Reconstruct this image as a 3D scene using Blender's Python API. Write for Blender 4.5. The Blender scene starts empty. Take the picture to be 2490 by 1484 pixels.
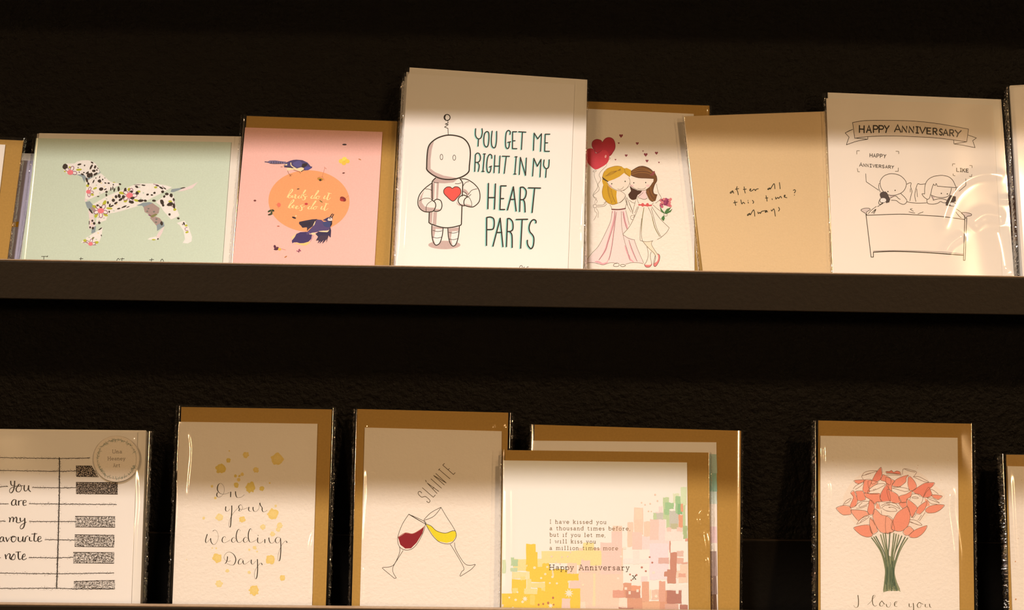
import bpy, bmesh, math, random
from mathutils import Vector, Matrix, Euler
random.seed(7)
S = bpy.context.scene
COL = S.collection

# ------------------------------------------------------------------ camera
F, CX, CY = 3410.0, 1245.0, 742.0
cam_d = bpy.data.cameras.new('camera')
cam_d.sensor_width = 36.0
cam_d.lens = 36.0 * F / 2490.0
cam_d.clip_start = 0.01
cam = bpy.data.objects.new('camera', cam_d)
COL.objects.link(cam)
yaw, pitch, roll = math.radians(-1.4), math.radians(-3.06), math.radians(1.0)
CM = Matrix.Rotation(yaw, 4, 'Z') @ Matrix.Rotation(math.pi / 2 + pitch, 4, 'X') @ Matrix.Rotation(roll, 4, 'Z')
CL = Vector((0, -1.05, 0))
cam.matrix_world = Matrix.Translation(CL) @ CM
S.camera = cam
RM = CM.to_3x3()
def ray(u, v):
    return RM @ Vector(((u - CX) / F, -(v - CY) / F, -1.0))

# ------------------------------------------------------------------ world, lamps, exposure
W = bpy.data.worlds.new('shop_world'); S.world = W; W.use_nodes = True
wb = W.node_tree.nodes['Background']
wb.inputs[0].default_value = (1.0, 0.62, 0.32, 1); wb.inputs[1].default_value = 0.05
S.view_settings.view_transform = 'Standard'; S.view_settings.look = 'None'
S.view_settings.gamma = 1.0; S.view_settings.exposure = 0.0
S.view_settings.use_curve_mapping = False
TARGET = Vector((0.03, 0.04, -0.08))
def aimed_spot(name, az, el, dist, radius, watts, col, aim=(0.03, 0.04, -0.50), half=26):
    """az: degrees to the right of straight out from the wall, el: elevation; a spot light with a soft-edged beam"""
    d = Vector((math.sin(math.radians(az)) * math.cos(math.radians(el)), -math.cos(math.radians(az)) * math.cos(math.radians(el)), math.sin(math.radians(el))))
    l = bpy.data.lights.new(name, 'SPOT'); l.shadow_soft_size = radius
    l.spot_size = math.radians(half * 2); l.spot_blend = 1.0
    l.energy = watts; l.color = col
    o = bpy.data.objects.new(name, l); COL.objects.link(o)
    o.location = TARGET + d * dist
    o.rotation_euler = (o.location - Vector(aim)).to_track_quat('Z', 'Y').to_euler()
    return o
KEYC, FILLC = (0.95, 0.80, 0.68), (1.0, 0.60, 0.28)
aimed_spot('ceiling_spot_key', -27, 66.8, 3.5, 0.135, 1570, KEYC, aim=(0.18, -0.55, -1.3), half=19)
aimed_spot('ceiling_spot_right', 37, 31, 3.0, 0.09, 132, FILLC, aim=(0.20, 0.04, -0.95), half=24)
aimed_spot('ceiling_spot_left', -44, 30, 3.0, 0.07, 74, FILLC, aim=(0.0, 0.04, -0.95), half=24)
aimed_spot('added_streak_light', -30, 8, 5.0, 0.16, 120, (1.0, 0.62, 0.30), aim=(0, 0, -0.1))  # added low light, unseen, puts glare streaks on the sleeve ridges
aimed_spot('added_streak_light', 34, 9, 5.0, 0.16, 120, (1.0, 0.62, 0.30), aim=(0, 0, -0.1))  # second added streak light, from the right

# ------------------------------------------------------------------ materials
def s2l(c):
    c /= 255.0
    return c / 12.92 if c <= 0.04045 else ((c + 0.055) / 1.055) ** 2.4
WL = [s2l(254), s2l(233), s2l(203)]
def alb(r, g, b, k=0.80):
    return tuple(max(0.004, min(0.9, s2l(v) / w * k)) for v, w in zip((r, g, b), WL))
_m = {}
def ink(r, g, b, rough=0.6, scale=900.0, amt=0.10, bump=0.0, key=''):
    """printed colour or paper: base colour with a faint fibre noise"""
    k = (r, g, b, rough, key)
    if k in _m: return _m[k]
    m = bpy.data.materials.new('paper_ink_%s%d_%d_%d' % (key, r, g, b)); m.use_nodes = True
    nt = m.node_tree; p = nt.nodes['Principled BSDF']
    tc = nt.nodes.new('ShaderNodeTexCoord'); n = nt.nodes.new('ShaderNodeTexNoise')
    n.inputs['Scale'].default_value = scale; n.inputs['Detail'].default_value = 4
    nt.links.new(tc.outputs['Object'], n.inputs['Vector'])
    mx = nt.nodes.new('ShaderNodeMix'); mx.data_type = 'RGBA'
    a = alb(r, g, b)
    mx.inputs[6].default_value = (*[c * (1 - amt) for c in a], 1)
    mx.inputs[7].default_value = (*[min(0.95, c * (1 + amt)) for c in a], 1)
    nt.links.new(n.outputs['Fac'], mx.inputs[0]); nt.links.new(mx.outputs[2], p.inputs['Base Color'])
    p.inputs['Roughness'].default_value = rough
    p.inputs['Specular IOR Level'].default_value = 0.25
    if bump:
        bn = nt.nodes.new('ShaderNodeTexNoise'); bn.inputs['Scale'].default_value = 420; bn.inputs['Detail'].default_value = 5
        nt.links.new(tc.outputs['Object'], bn.inputs['Vector'])
        b_ = nt.nodes.new('ShaderNodeBump'); b_.inputs['Strength'].default_value = bump; b_.inputs['Distance'].default_value = 0.0006
        nt.links.new(bn.outputs['Fac'], b_.inputs['Height']); nt.links.new(b_.outputs[0], p.inputs['Normal'])
    _m[k] = m
    return m
PAPER = ink(254, 234, 206, amt=0.02, key='white_')
CREAM = ink(253, 229, 196, amt=0.025, bump=0.35, key='textured_')
ENVW = ink(250, 230, 200, amt=0.02, key='envelope_')
KRAFT = ink(188, 139, 62, rough=0.7, scale=600, amt=0.13, bump=0.2, key='kraft_')
GREYK = ink(228, 188, 132, rough=0.7, scale=700, amt=0.06, bump=0.2, key='grey_kraft_')

def film(name='clear_sleeve_film', bump=0.0, haze=0.0, scale=90.0):
    m = bpy.data.materials.new(name); m.use_nodes = True
    nt = m.node_tree; nt.nodes.clear()
    out = nt.nodes.new('ShaderNodeOutputMaterial'); mix = nt.nodes.new('ShaderNodeMixShader')
    tr = nt.nodes.new('ShaderNodeBsdfTransparent'); gl = nt.nodes.new('ShaderNodeBsdfGlossy')
    fr = nt.nodes.new('ShaderNodeLayerWeight'); fr.inputs['Blend'].default_value = 0.5   # facing = 1 - |cos|
    pw = nt.nodes.new('ShaderNodeMath'); pw.operation = 'POWER'; pw.inputs[1].default_value = 5.0
    nt.links.new(fr.outputs['Facing'], pw.inputs[0])
    ad = nt.nodes.new('ShaderNodeMath'); ad.operation = 'MULTIPLY_ADD'
    ad.inputs[1].default_value = 0.9; ad.inputs[2].default_value = 0.080 + haze
    gl.inputs['Roughness'].default_value = 0.12
    gl.inputs['Color'].default_value = (1, 1, 1, 1); tr.inputs['Color'].default_value = (0.985, 0.985, 0.985, 1)
    nt.links.new(pw.outputs[0], ad.inputs[0]); nt.links.new(ad.outputs[0], mix.inputs[0])
    nt.links.new(tr.outputs[0], mix.inputs[1]); nt.links.new(gl.outputs[0], mix.inputs[2])
    nt.links.new(mix.outputs[0], out.inputs[0])
    if bump:
        tc = nt.nodes.new('ShaderNodeTexCoord'); n = nt.nodes.new('ShaderNodeTexNoise')
        n.inputs['Scale'].default_value = scale; n.inputs['Detail'].default_value = 3
        nt.links.new(tc.outputs['Object'], n.inputs['Vector'])
        b_ = nt.nodes.new('ShaderNodeBump'); b_.inputs['Strength'].default_value = bump; b_.inputs['Distance'].default_value = 0.002
        nt.links.new(n.outputs['Fac'], b_.inputs['Height'])
        nt.links.new(b_.outputs[0], gl.inputs['Normal']); nt.links.new(b_.outputs[0], fr.inputs['Normal'])
    return m
FILM = film('clear_sleeve_film')
SEAM = film('crinkled_sleeve_seam', bump=1.0, haze=0.16, scale=240.0)

def blackpaint(name, base, rough, bump, bscale, spec=0.4):
    m = bpy.data.materials.new(name); m.use_nodes = True
    nt = m.node_tree; p = nt.nodes['Principled BSDF']
    tc = nt.nodes.new('ShaderNodeTexCoord'); n = nt.nodes.new('ShaderNodeTexNoise')
    n.inputs['Scale'].default_value = bscale; n.inputs['Detail'].default_value = 6; n.inputs['Roughness'].default_value = 0.6
    nt.links.new(tc.outputs['Object'], n.inputs['Vector'])
    mx = nt.nodes.new('ShaderNodeMix'); mx.data_type = 'RGBA'
    mx.inputs[6].default_value = (*[c * 0.7 for c in base], 1); mx.inputs[7].default_value = (*[c * 1.3 for c in base], 1)
    nt.links.new(n.outputs['Fac'], mx.inputs[0]); nt.links.new(mx.outputs[2], p.inputs['Base Color'])
    p.inputs['Roughness'].default_value = rough; p.inputs['Specular IOR Level'].default_value = spec
    b_ = nt.nodes.new('ShaderNodeBump'); b_.inputs['Strength'].default_value = bump; b_.inputs['Distance'].default_value = 0.003
    nt.links.new(n.outputs['Fac'], b_.inputs['Height']); nt.links.new(b_.outputs[0], p.inputs['Normal'])
    return m
WALLM = blackpaint('black_painted_plaster', (0.0013, 0.0008, 0.0004), 0.38, 0.9, 210, 0.21)
LIPM = blackpaint('black_satin_shelf_paint', (0.0125, 0.0082, 0.0042), 0.5, 0.08, 300, 0.25)
EDGEM = blackpaint('pale_shelf_edge', (0.22, 0.155, 0.10), 0.4, 0.1, 300, 0.5)  # top edge of the lip, set paler than the lip paint
BACKM = blackpaint('black_back_board_paint', (0.0025, 0.0018, 0.001), 0.6, 0.1, 200, 0.15)

TRIMM = blackpaint('lit_board_edge', (0.030, 0.022, 0.016), 0.45, 0.1, 300, 0.4)  # lighter colour paints the thin lit line on the back board's top

# ------------------------------------------------------------------ mesh helpers
def mesh_obj(name, verts, faces, mats, midx=None, parent=None, smooth=False):
    me = bpy.data.meshes.new(name)
    me.from_pydata([tuple(v) for v in verts], [], faces)
    for m in mats: me.materials.append(m)
    if midx: me.polygons.foreach_set('material_index', midx)
    if smooth: me.polygons.foreach_set('use_smooth', [True] * len(me.polygons))
    me.update()
    o = bpy.data.objects.new(name, me); COL.objects.link(o)
    if parent: o.parent = parent
    return o
def box_obj(name, lo, hi, mat, parent=None, bevel=0.0, bseg=2):
    bm = bmesh.new()
    x0, y0, z0 = lo; x1, y1, z1 = hi
    vs = [bm.verts.new(p) for p in ((x0,y0,z0),(x1,y0,z0),(x1,y1,z0),(x0,y1,z0),(x0,y0,z1),(x1,y0,z1),(x1,y1,z1),(x0,y1,z1))]
    for f in ((0,3,2,1),(4,5,6,7),(0,1,5,4),(1,2,6,5),(2,3,7,6),(3,0,4,7)): bm.faces.new([vs[i] for i in f])
    if bevel: bmesh.ops.bevel(bm, geom=bm.edges[:], offset=bevel, segments=bseg, affect='EDGES', profile=0.5)
    me = bpy.data.meshes.new(name); bm.to_mesh(me); bm.free(); me.materials.append(mat)
    o = bpy.data.objects.new(name, me); COL.objects.link(o)
    if parent: o.parent = parent
    return o

# ------------------------------------------------------------------ wall and shelves
X0, X1 = -0.75, 0.85
WALL_Y = 0.084
wall = box_obj('wall_back', (X0 - 0.6, WALL_Y, -1.2), (X1 + 0.6, WALL_Y + 0.1, 1.2), WALLM); wall['kind'] = 'structure'
LIP_H = 0.0294
def shelf(ztop, label):
    """picture-ledge: lip, base board, back board; ztop = top of the front lip"""
    e = bpy.data.objects.new('wall_shelf', None); COL.objects.link(e)
    e.location = (0, WALL_Y, ztop - LIP_H)
    e['label'] = label; e['category'] = 'shelf'; e['group'] = 'black card ledges'
    L = lambda x, y, z: (x, y - WALL_Y, z - (ztop - LIP_H))
    o = box_obj('front_lip', L(X0, 0, ztop - LIP_H), L(X1, 0.006, ztop - 0.0012), LIPM, e, 0.0006)
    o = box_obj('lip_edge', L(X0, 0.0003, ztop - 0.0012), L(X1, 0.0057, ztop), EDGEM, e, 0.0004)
    o['label'] = 'pale top edge of the lip'
    box_obj('base_board', L(X0, 0.006, ztop - LIP_H), L(X1, 0.080, ztop - 0.0214), LIPM, e)
    box_obj('back_board', L(X0, 0.080, ztop - LIP_H), L(X1, WALL_Y, ztop + 0.0375), BACKM, e, 0.0008)
    o = box_obj('board_edge', L(X0, 0.0797, ztop + 0.0375), L(X1, WALL_Y, ztop + 0.0382), TRIMM, e)
    o['label'] = 'thin top edge of the back board, caught light painted in'
    return ztop - 0.0214
ZU, ZLW = -0.0281, -0.2876
BU = shelf(ZU, 'black wall ledge across the middle, with the dog and robot cards on it')
BL = shelf(ZLW, 'black wall ledge along the bottom edge, under the piano and wine glass cards')
shelf(ZU + 0.2650, 'black wall ledge above the picture, shading the tops of the upper cards')

# ------------------------------------------------------------------ drawing on a leaning pack
def P(s):
    return [tuple(float(c) for c in q.split(',')) for q in s.split()]
class Z:
    """zoomed drawing coordinates -> photograph coordinates"""
    def __init__(s, x0, y0, k): s.x0, s.y0, s.k = x0, y0, k
    def __call__(s, pts):
        if isinstance(pts, str): pts = P(pts)
        return [(s.x0 + p[0] / s.k, s.y0 + p[1] / s.k) for p in pts]
def smooth(pts, closed=False, n=5):
    if len(pts) < 3: return pts
    out = []; N = len(pts)
    rng = range(N) if closed else range(N - 1)
    for i in rng:
        if closed: p0, p1, p2, p3 = pts[i - 1], pts[i], pts[(i + 1) % N], pts[(i + 2) % N]
        else: p0, p1, p2, p3 = pts[max(i - 1, 0)], pts[i], pts[i + 1], pts[min(i + 2, N - 1)]
        for j in range(n):
            t = j / n; t2 = t * t; t3 = t2 * t
            out.append(tuple(0.5 * ((2 * p1[k]) + (-p0[k] + p2[k]) * t + (2 * p0[k] - 5 * p1[k] + 4 * p2[k] - p3[k]) * t2 + (-p0[k] + 3 * p1[k] - 3 * p2[k] + p3[k]) * t3) for k in (0, 1)))
    if not closed: out.append(pts[-1])
    return out
def ell(cx, cy, rx, ry, ang=0, n=16):
    a = math.radians(ang); r = []
    for i in range(n):
        t = 2 * math.pi * i / n; x, y = rx * math.cos(t), ry * math.sin(t)
        r.append((cx + x * math.cos(a) - y * math.sin(a), cy + x * math.sin(a) + y * math.cos(a)))
    return r
class Pack:
    def __init__(s, name, label, group, d, lean, zb, xc, cat='greeting card'):
        s.e = bpy.data.objects.new(name, None); COL.objects.link(s.e)
        s.e['label'] = label; s.e['category'] = cat
        if group: s.e['group'] = group
        s.loc = Vector((xc, d, zb + 0.0007))
        s.R = Matrix.Rotation(-math.radians(lean), 3, 'X'); s.Ri = s.R.transposed()
        s.e.location = s.loc; s.e.rotation_euler = (-math.radians(lean), 0, 0)
        s.n = s.R @ Vector((0, 1, 0))
    def px(s, u, v, o):
        """point of the plane lying o metres in front of the pack plane, seen at (u, v)"""
        r = ray(u, v)
        t = ((s.loc - s.n * o) - CL).dot(s.n) / r.dot(s.n)
        return s.Ri @ (CL + r * t - s.loc)
    def corners(s, q, o, ext=True):
        TL, TR, BR, BLc = [s.px(*c, o) for c in q]
        if ext:
            def down(a, b):
                t = a.z / (a.z - b.z); return a + (b - a) * t
            BLc = down(TL, BLc); BR = down(TR, BR)
        return TL, TR, BR, BLc
    def plate(s, name, q, o, th, mat, parent=None, ext=True, label=None):
        TL, TR, BR, BLc = s.corners(q, o, ext)
        fr = [TL, TR, BR, BLc]; bk = [v + Vector((0, th, 0)) for v in fr]
        ob = mesh_obj(name, fr + bk, [(3, 2, 1, 0), (4, 5, 6, 7), (0, 1, 5, 4), (1, 2, 6, 5), (2, 3, 7, 6), (3, 0, 4, 7)], [mat], parent=parent or s.e)
        if label: ob['label'] = label
        return ob
    def sleeve(s, q, o, mat=None, nx=70, nz=100, ridges=(), wob=0.00012, seed=1, seamw=0.0016, seams='lr', depth=0.0022, label=None):
        """clear film sheet over the pack, with gentle waves, fold ridges and crinkled side seams"""
        TL, TR, BR, BLc = s.corners(q, o, True)
        rnd = random.Random(seed)
        wv = [(rnd.uniform(15, 70), rnd.uniform(10, 60), rnd.uniform(0, 6.3), rnd.uniform(0.3, 1)) for _ in range(7)]
        rl = []
        for (pts, w, h) in ridges:
            pp = [s.px(u, v, o) for u, v in smooth(P(pts) if isinstance(pts, str) else pts, n=4)]
            rl.append(([(p.x, p.z) for p in pp], w, h))
        vs, fs = [], []
        for j in range(nz + 1):
            b = j / nz
            A = TL.lerp(BLc, b); B = TR.lerp(BR, b)
            for i in range(nx + 1):
                a = i / nx; p = A.lerp(B, a)
                h = sum(k * math.sin(fx * p.x * 2 + fz * p.z + ph) for fx, fz, ph, k in wv) * wob
                ed = min(1.0, min(a, 1 - a) * 12) * min(1.0, b * 18)
                h = h * ed
                for pl, w, hh in rl:
                    dmin = 9; tt = 0
                    for k in range(len(pl) - 1):
                        x1, z1 = pl[k]; x2, z2 = pl[k + 1]; dx, dz = x2 - x1, z2 - z1; L2 = dx * dx + dz * dz + 1e-12
                        t = max(0, min(1, ((p.x - x1) * dx + (p.z - z1) * dz) / L2))
                        dd = math.hypot(p.x - x1 - t * dx, p.z - z1 - t * dz)
                        if dd < dmin: dmin = dd; tt = (k + t) / (len(pl) - 1)
                    if dmin < w * 1.5: h += hh * math.exp(-(dmin / (w * 0.5)) ** 2) * min(1, tt * 6 + 0.1) * min(1, (1 - tt) * 6 + 0.1)
                crl = max(0.0, 1 - min(a, 1 - a) * (TR - TL).length / 0.0012)
                vs.append((p.x, p.y - h * 1.0 + crl * crl * depth * 0.5, p.z))
        for j in range(nz):
            for i in range(nx):
                k = j * (nx + 1) + i; fs.append((k, k + nx + 1, k + nx + 2, k + 1))
        ob = mesh_obj('clear_sleeve', vs, fs, [mat or FILM], parent=s.e, smooth=True)
        ob['label'] = label or 'clear glossy plastic sleeve over the front'
        for side in seams:
            T, Bt = (TL, BLc) if side == 'l' else (TR, BR)
            sg = -1 if side == 'l' else 1
            n = 150; vv, ff = [], []
            for k in range(n + 1):
                p = T.lerp(Bt, k / n)
                w = seamw * (0.75 + 0.5 * rnd.random())
                j1, j2, j3 = [(rnd.random() - 0.5) * 0.0007 for _ in range(3)]
                vv += [(p.x - sg * 0.0003, p.y - 0.00015 + j1, p.z), (p.x + sg * w * 0.35, p.y + depth * 0.2 + j2 * 1.2, p.z), (p.x + sg * w * 0.7, p.y + depth * 0.5 + j3 * 1.4, p.z), (p.x + sg * w, p.y + depth, p.z)]
            for k in range(n):
                for c in range(3):
                    q0 = k * 4 + c; ff.append((q0, q0 + 4, q0 + 5, q0 + 1))
            so = mesh_obj('sleeve_seam', vv, ff, [SEAM], parent=s.e, smooth=False)
            so['label'] = 'crinkled %s seam of the sleeve' % ('left' if side == 'l' else 'right')
        return ob
class Art:
    """flat print lying on the front of a card"""
    STEP = 0.000006
    def __init__(s, pack, name, o, parent, label=None):
        s.p, s.name, s.o, s.parent, s.label = pack, name, o, parent, label
        s.v, s.f, s.m, s.mats, s.lvl = [], [], [], [], 1; s.n = 0
    def _mi(s, c):
        m = ink(*c) if isinstance(c, tuple) else c
        if m not in s.mats: s.mats.append(m)
        return s.mats.index(m)
    def _add(s, pts, faces, c, lvl):
        k = len(s.v); o = s.o + 0.00001 + (lvl + 1) * s.STEP + (s.n % 5) * 1.1e-6; s.n += 1
        s.v += [s.p.px(u, v, o) for u, v in pts]
        mi = s._mi(c)
        for f in faces: s.f.append(tuple(i + k for i in f)); s.m.append(mi)
    def fill(s, c, pts, lvl=1, sm=False):
        if isinstance(pts, str): pts = P(pts)
        if sm: pts = smooth(pts, True, 4)
        a = sum(pts[i - 1][0] * pts[i][1] - pts[i][0] * pts[i - 1][1] for i in range(len(pts)))
        if a > 0: pts = pts[::-1]
        s._add(pts, [tuple(range(len(pts)))], c, lvl)
    def line(s, c, pts, w, lvl=3, closed=False, sm=True, pen=None, taper=0.0):
        if isinstance(pts, str): pts = P(pts)
        if sm: pts = smooth(pts, closed)
        q = [pts[0]]
        for p in pts[1:]:
            if math.hypot(p[0] - q[-1][0], p[1] - q[-1][1]) > 0.08: q.append(p)
        if len(q) < 2: q = [(q[0][0] - w * .3, q[0][1]), (q[0][0] + w * .3, q[0][1])]
        pts = q; N = len(pts); L, Rr = [], []
        for i in range(N):
            if closed: a, b = pts[i - 1], pts[(i + 1) % N]
            else: a, b = pts[max(i - 1, 0)], pts[min(i + 1, N - 1)]
            dx, dy = b[0] - a[0], b[1] - a[1]; l = math.hypot(dx, dy) or 1; dx /= l; dy /= l
            ww = w
            if pen: ww = pen[0] + (pen[1] - pen[0]) * max(0.0, dy * 1.0) ** 2
            if taper and not closed:
                t = min(i, N - 1 - i) / max(1, N - 1); ww *= (1 - taper) + taper * min(1, t * 5)
            mi = 1.0
            if 0 < i < N - 1 or closed:
                e1 = (pts[i][0] - pts[i - 1][0], pts[i][1] - pts[i - 1][1]); l1 = math.hypot(*e1) or 1
                mi = 1 / max(0.6, abs((e1[0] * dx + e1[1] * dy) / l1))
            L.append((pts[i][0] - dy * ww / 2 * mi, pts[i][1] + dx * ww / 2 * mi)); Rr.append((pts[i][0] + dy * ww / 2 * mi, pts[i][1] - dx * ww / 2 * mi))
        vs = L + Rr; fs = []
        for i in range(N - 1): fs.append((i, i + 1, N + i + 1, N + i))
        if closed: fs.append((N - 1, 0, N, 2 * N - 1))
        elif not taper and not pen and w > 1.2:
            for (c0, c1, l0, r0) in ((pts[0], pts[1], 0, N), (pts[-1], pts[-2], N - 1, 2 * N - 1)):
                dx, dy = c0[0] - c1[0], c0[1] - c1[1]; l = math.hypot(dx, dy) or 1; dx /= l; dy /= l
                k = len(vs)
                a1 = vs[l0]; a2 = vs[r0]
                vs += [((a1[0] - c0[0]) * .7 + c0[0] + dx * w * .36, (a1[1] - c0[1]) * .7 + c0[1] + dy * w * .36), ((a2[0] - c0[0]) * .7 + c0[0] + dx * w * .36, (a2[1] - c0[1]) * .7 + c0[1] + dy * w * .36)]
                fs.append((l0, k, k + 1, r0))
        s._add(vs, fs, c, lvl)
    def lines(s, z, c, strokes, w, lvl=3, **k):
        for st in strokes.strip().split('|'):
            st = st.strip()
            if not st: continue
            kk = dict(k)
            if st[0] == '/': kk['sm'] = False; st = st[1:]
            if st[0] == '@': kk['closed'] = True; st = st[1:]
            pts = z(st)
            if kk.get('sm') is False and len(pts) > 2 and w > 1.0:      # sharp corners: one straight stroke per leg
                if kk.pop('closed', False): pts = pts + pts[:1]
                for p_, q_ in zip(pts, pts[1:]): s.line(c, [p_, q_], w, lvl, **kk)
            else: s.line(c, pts, w, lvl, **kk)
    def done(s):
        o = mesh_obj(s.name, s.v, s.f, s.mats, s.m, parent=s.parent)
        if s.label: o['label'] = s.label
        return o
INK = (44, 34, 20)
UP, LO = 17.0, 10.0
# ================================================================== UPPER SHELF
UPG = 'greeting cards on the upper ledge'
def up(name, label, d, xc, lean=UP): return Pack('greeting_card', label, UPG, d, lean, BU, xc)

# --- kraft card cut by the left edge
p = up('c', 'kraft envelope with plain white card, cut off at the left of the upper ledge', 0.022, -0.39)
p.plate('envelope', [(-190, 331), (57, 342), (18, 628), (-230, 620)], 0, 0.0010, KRAFT)
p.plate('card', [(-170, 345), (13, 352), (-20, 625), (-200, 620)], 0.0009, 0.0008, PAPER)
p.sleeve([(-194, 325), (58, 335), (20, 628), (-233, 620)], 0.0024, seed=3, seams='r', nx=30, ridges=[([(40, 342), (52, 344)], 0.0015, 0.0006)])

# --- lavender card between kraft and dog card
p = up('c', 'pale lavender card with a small orange square, half hidden left of the dog card', 0.0340, -0.36)
p.plate('envelope', [(-90, 368), (120, 375), (95, 630), (-120, 626)], 0, 0.0010, ENVW)
c = p.plate('card', [(-90, 386), (84, 391), (46, 630), (-120, 626)], 0.0009, 0.0008, ink(214, 196, 200, key='lavender_'))
a = Art(p, 'printed_square', 0.0009, c, 'orange printed square'); a.fill((250, 178, 28), [(30, 540), (46, 539), (44, 552), (27, 553)]); a.done()
p.sleeve([(-92, 366), (122, 374), (97, 630), (-122, 626)], 0.0022, seed=4, nx=30, nz=50)

# --- dog card
p = up('c', 'sage green card with a flowery spotted dog standing in profile', 0.0290, -0.29)
p.plate('envelope', [(95, 324), (587, 332), (566, 635), (58, 629)], 0, 0.0012, ENVW, label='white envelope behind the green card')
c = p.plate('card', [(88, 336), (562, 346), (541, 636), (51, 629)], 0.0009, 0.0008, ink(215, 219, 183, key='sage_'))
OD = Z(0, 300, 4.1217); DA = Z(130, 370, 12.365); DB = Z(190, 430, 7.81); DC = Z(330, 420, 7.42)
WH = (252, 236, 214); SH = (150, 158, 152); PB = (180, 150, 132); PK = (246, 218, 200); SP = (58, 44, 32)
OL = (196, 190, 50); PU = (150, 84, 112); CO = (250, 128, 126)
a = Art(p, 'printed_dog', 0.0009, c, 'white cut-out dog print with dark spots, pink flowers and olive leaves')
for pts in ('925,815 1090,722 1290,640 1370,605 1560,603 1660,622 1725,640 1600,710 1420,800 1375,832 1180,890 1085,908 1065,970 960,1010 970,930 940,860',
            '1560,790 1690,700 1740,730 1760,830 1800,925 1715,965 1640,880 1600,820', '1770,1000 1850,975 1890,1040 1925,1140 1920,1185 1880,1205 1830,1200 1855,1160 1840,1080 1800,1020',
            '960,1090 1028,1045 1020,1120 995,1190 950,1200 870,1180 860,1150 940,1100', '812,1197 835,1168 900,1180 960,1190 990,1185 965,1218 900,1222 850,1200',
            '1480,1162 1500,1148 1560,1135 1590,1155 1575,1168 1500,1168'):
    a.fill(WH, OD(pts))
a.fill(WH, DA('300,520 290,420 400,345 640,340 700,290 850,250 1000,245 1150,265 1270,350 1350,480 1420,610 1180,740 990,780 940,690 820,680 700,670 450,650 340,610'))
a.fill(WH, DA('1040,840 1430,640 1560,760 1680,870 1800,915 1960,940 2000,985 1500,1230 1040,1440 950,1380 980,1100 970,900'))
a.fill(PK, OD('885,870 935,900 950,1010 960,1040 890,1060 895,960')); a.fill(PK, OD('1565,1140 1590,1090 1650,1030 1625,1100 1590,1160'))
a.fill(PK, OD('1830,655 1900,630 1985,588 1930,650 1830,680 1780,685')); a.fill(PK, DA('960,1340 1040,1340 1010,1484 930,1484'))
a.fill(SH, OD('855,790 900,780 950,840 940,875 910,882 870,840')); a.fill(PB, OD('905,850 940,830 965,880 940,900')); a.fill(SH, OD('920,1050 962,1028 955,1090 915,1105'))
a.fill(PB, OD('925,1105 955,1092 950,1150 905,1180')); a.fill((140, 134, 76), OD('930,1140 948,1142 925,1178 905,1180'), 2)
a.fill(SH, OD('1710,688 1720,660 1850,643 1780,675 1740,690')); a.fill(SH, OD('1365,825 1430,797 1500,790 1535,800 1440,845 1425,825'))
a.fill(PB, OD('1438,838 1530,800 1600,850 1590,900 1560,918 1530,930 1450,890')); a.fill(PB, OD('1500,945 1560,935 1600,950 1640,1000 1570,1030')); a.fill(SH, OD('1570,1020 1640,985 1648,1030 1575,1080'))
a.fill(SH, DA('1350,500 1420,610 1050,830 960,780 930,920 850,740 700,680 820,665 940,690 1000,780 1180,740 1390,600'), 2)
a.fill(PU, OD('1480,915 1540,905 1560,930 1520,945')); a.fill((140, 134, 76), OD('1500,930 1560,905 1580,915 1530,945'), 2)
def blobs(z, data, col, lvl, rot=1):
    for q in data.split(';'):
        n = [float(v) for v in q.split(',')]
        n += [0] * (5 - len(n))
        w = [(x + random.uniform(-.10, .10) * n[2], y + random.uniform(-.10, .10) * n[3]) for x, y in ell(*n[:5], n=10)]
        a.fill(col, z(w), lvl, True)
blobs(DB, '320,570,55,25,25;500,500,30,55,30;590,600,60,20,5;520,720,45,28,25;345,730,30,50,25;830,310,60,25,10;970,245,30,35,0;1145,285,40,22,-15;900,455,40,30,-30;1105,450,50,22,15;320,220,40,18,-25;270,340,30,22,0;180,170,30,25,0;135,1215,40,25,20;345,1250,45,25,-20', OL, 3)
blobs(DA, '765,530,90,30,-5;500,460,45,30,10;345,580,30,22,40;1820,910,40,12,0', OL, 3)
blobs(DC, '360,265,30,18,0;50,345,35,20,0;625,520,35,18,0;705,665,28,25,0;910,955,25,20,0;925,1075,30,18,-15;325,1210,35,12,0', OL, 3)
def flower(z, cx, cy, r, k, n=5, ph=0.3, cut=None):
    for i in range(n):
        t = ph + 2 * math.pi * i / n
        if cut and not cut(t): continue
        x, y = cx + math.cos(t) * r * 1.35, cy + math.sin(t) * r * 1.35
        e = ell(x, y, r * .75, r * .5, math.degrees(t))
        a.fill(WH, z(e), 4); a.line(PU, z(e), k, 5, closed=True)
    a.fill(CO, z(ell(cx, cy, r * .95, r * .8)), 6, True)
flower(DB, 430, 645, 64, 1.6); flower(DB, 978, 355, 66, 1.6, ph=0.0); flower(DB, 195, 285, 46, 1.4, ph=1.4, cut=lambda t: math.cos(t) > -0.4)
flower(DB, 235, 1275, 45, 1.3, ph=3.7, cut=lambda t: math.sin(t) < 0.1); flower(DA, 505, 610, 95, 1.6, ph=3.9, cut=lambda t: math.sin(t) < 0.3)
a.lines(DC, PU, '320,205 400,225 430,260 | 485,240 500,270 | 685,500 700,560 690,620 | 930,985 890,1005 900,1040 945,1045 | 640,600 670,620 690,610', 1.3, 4)
a.lines(DB, PU, '90,1250 150,1245 190,1250 | 270,1290 340,1295', 1.2, 4)
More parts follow.
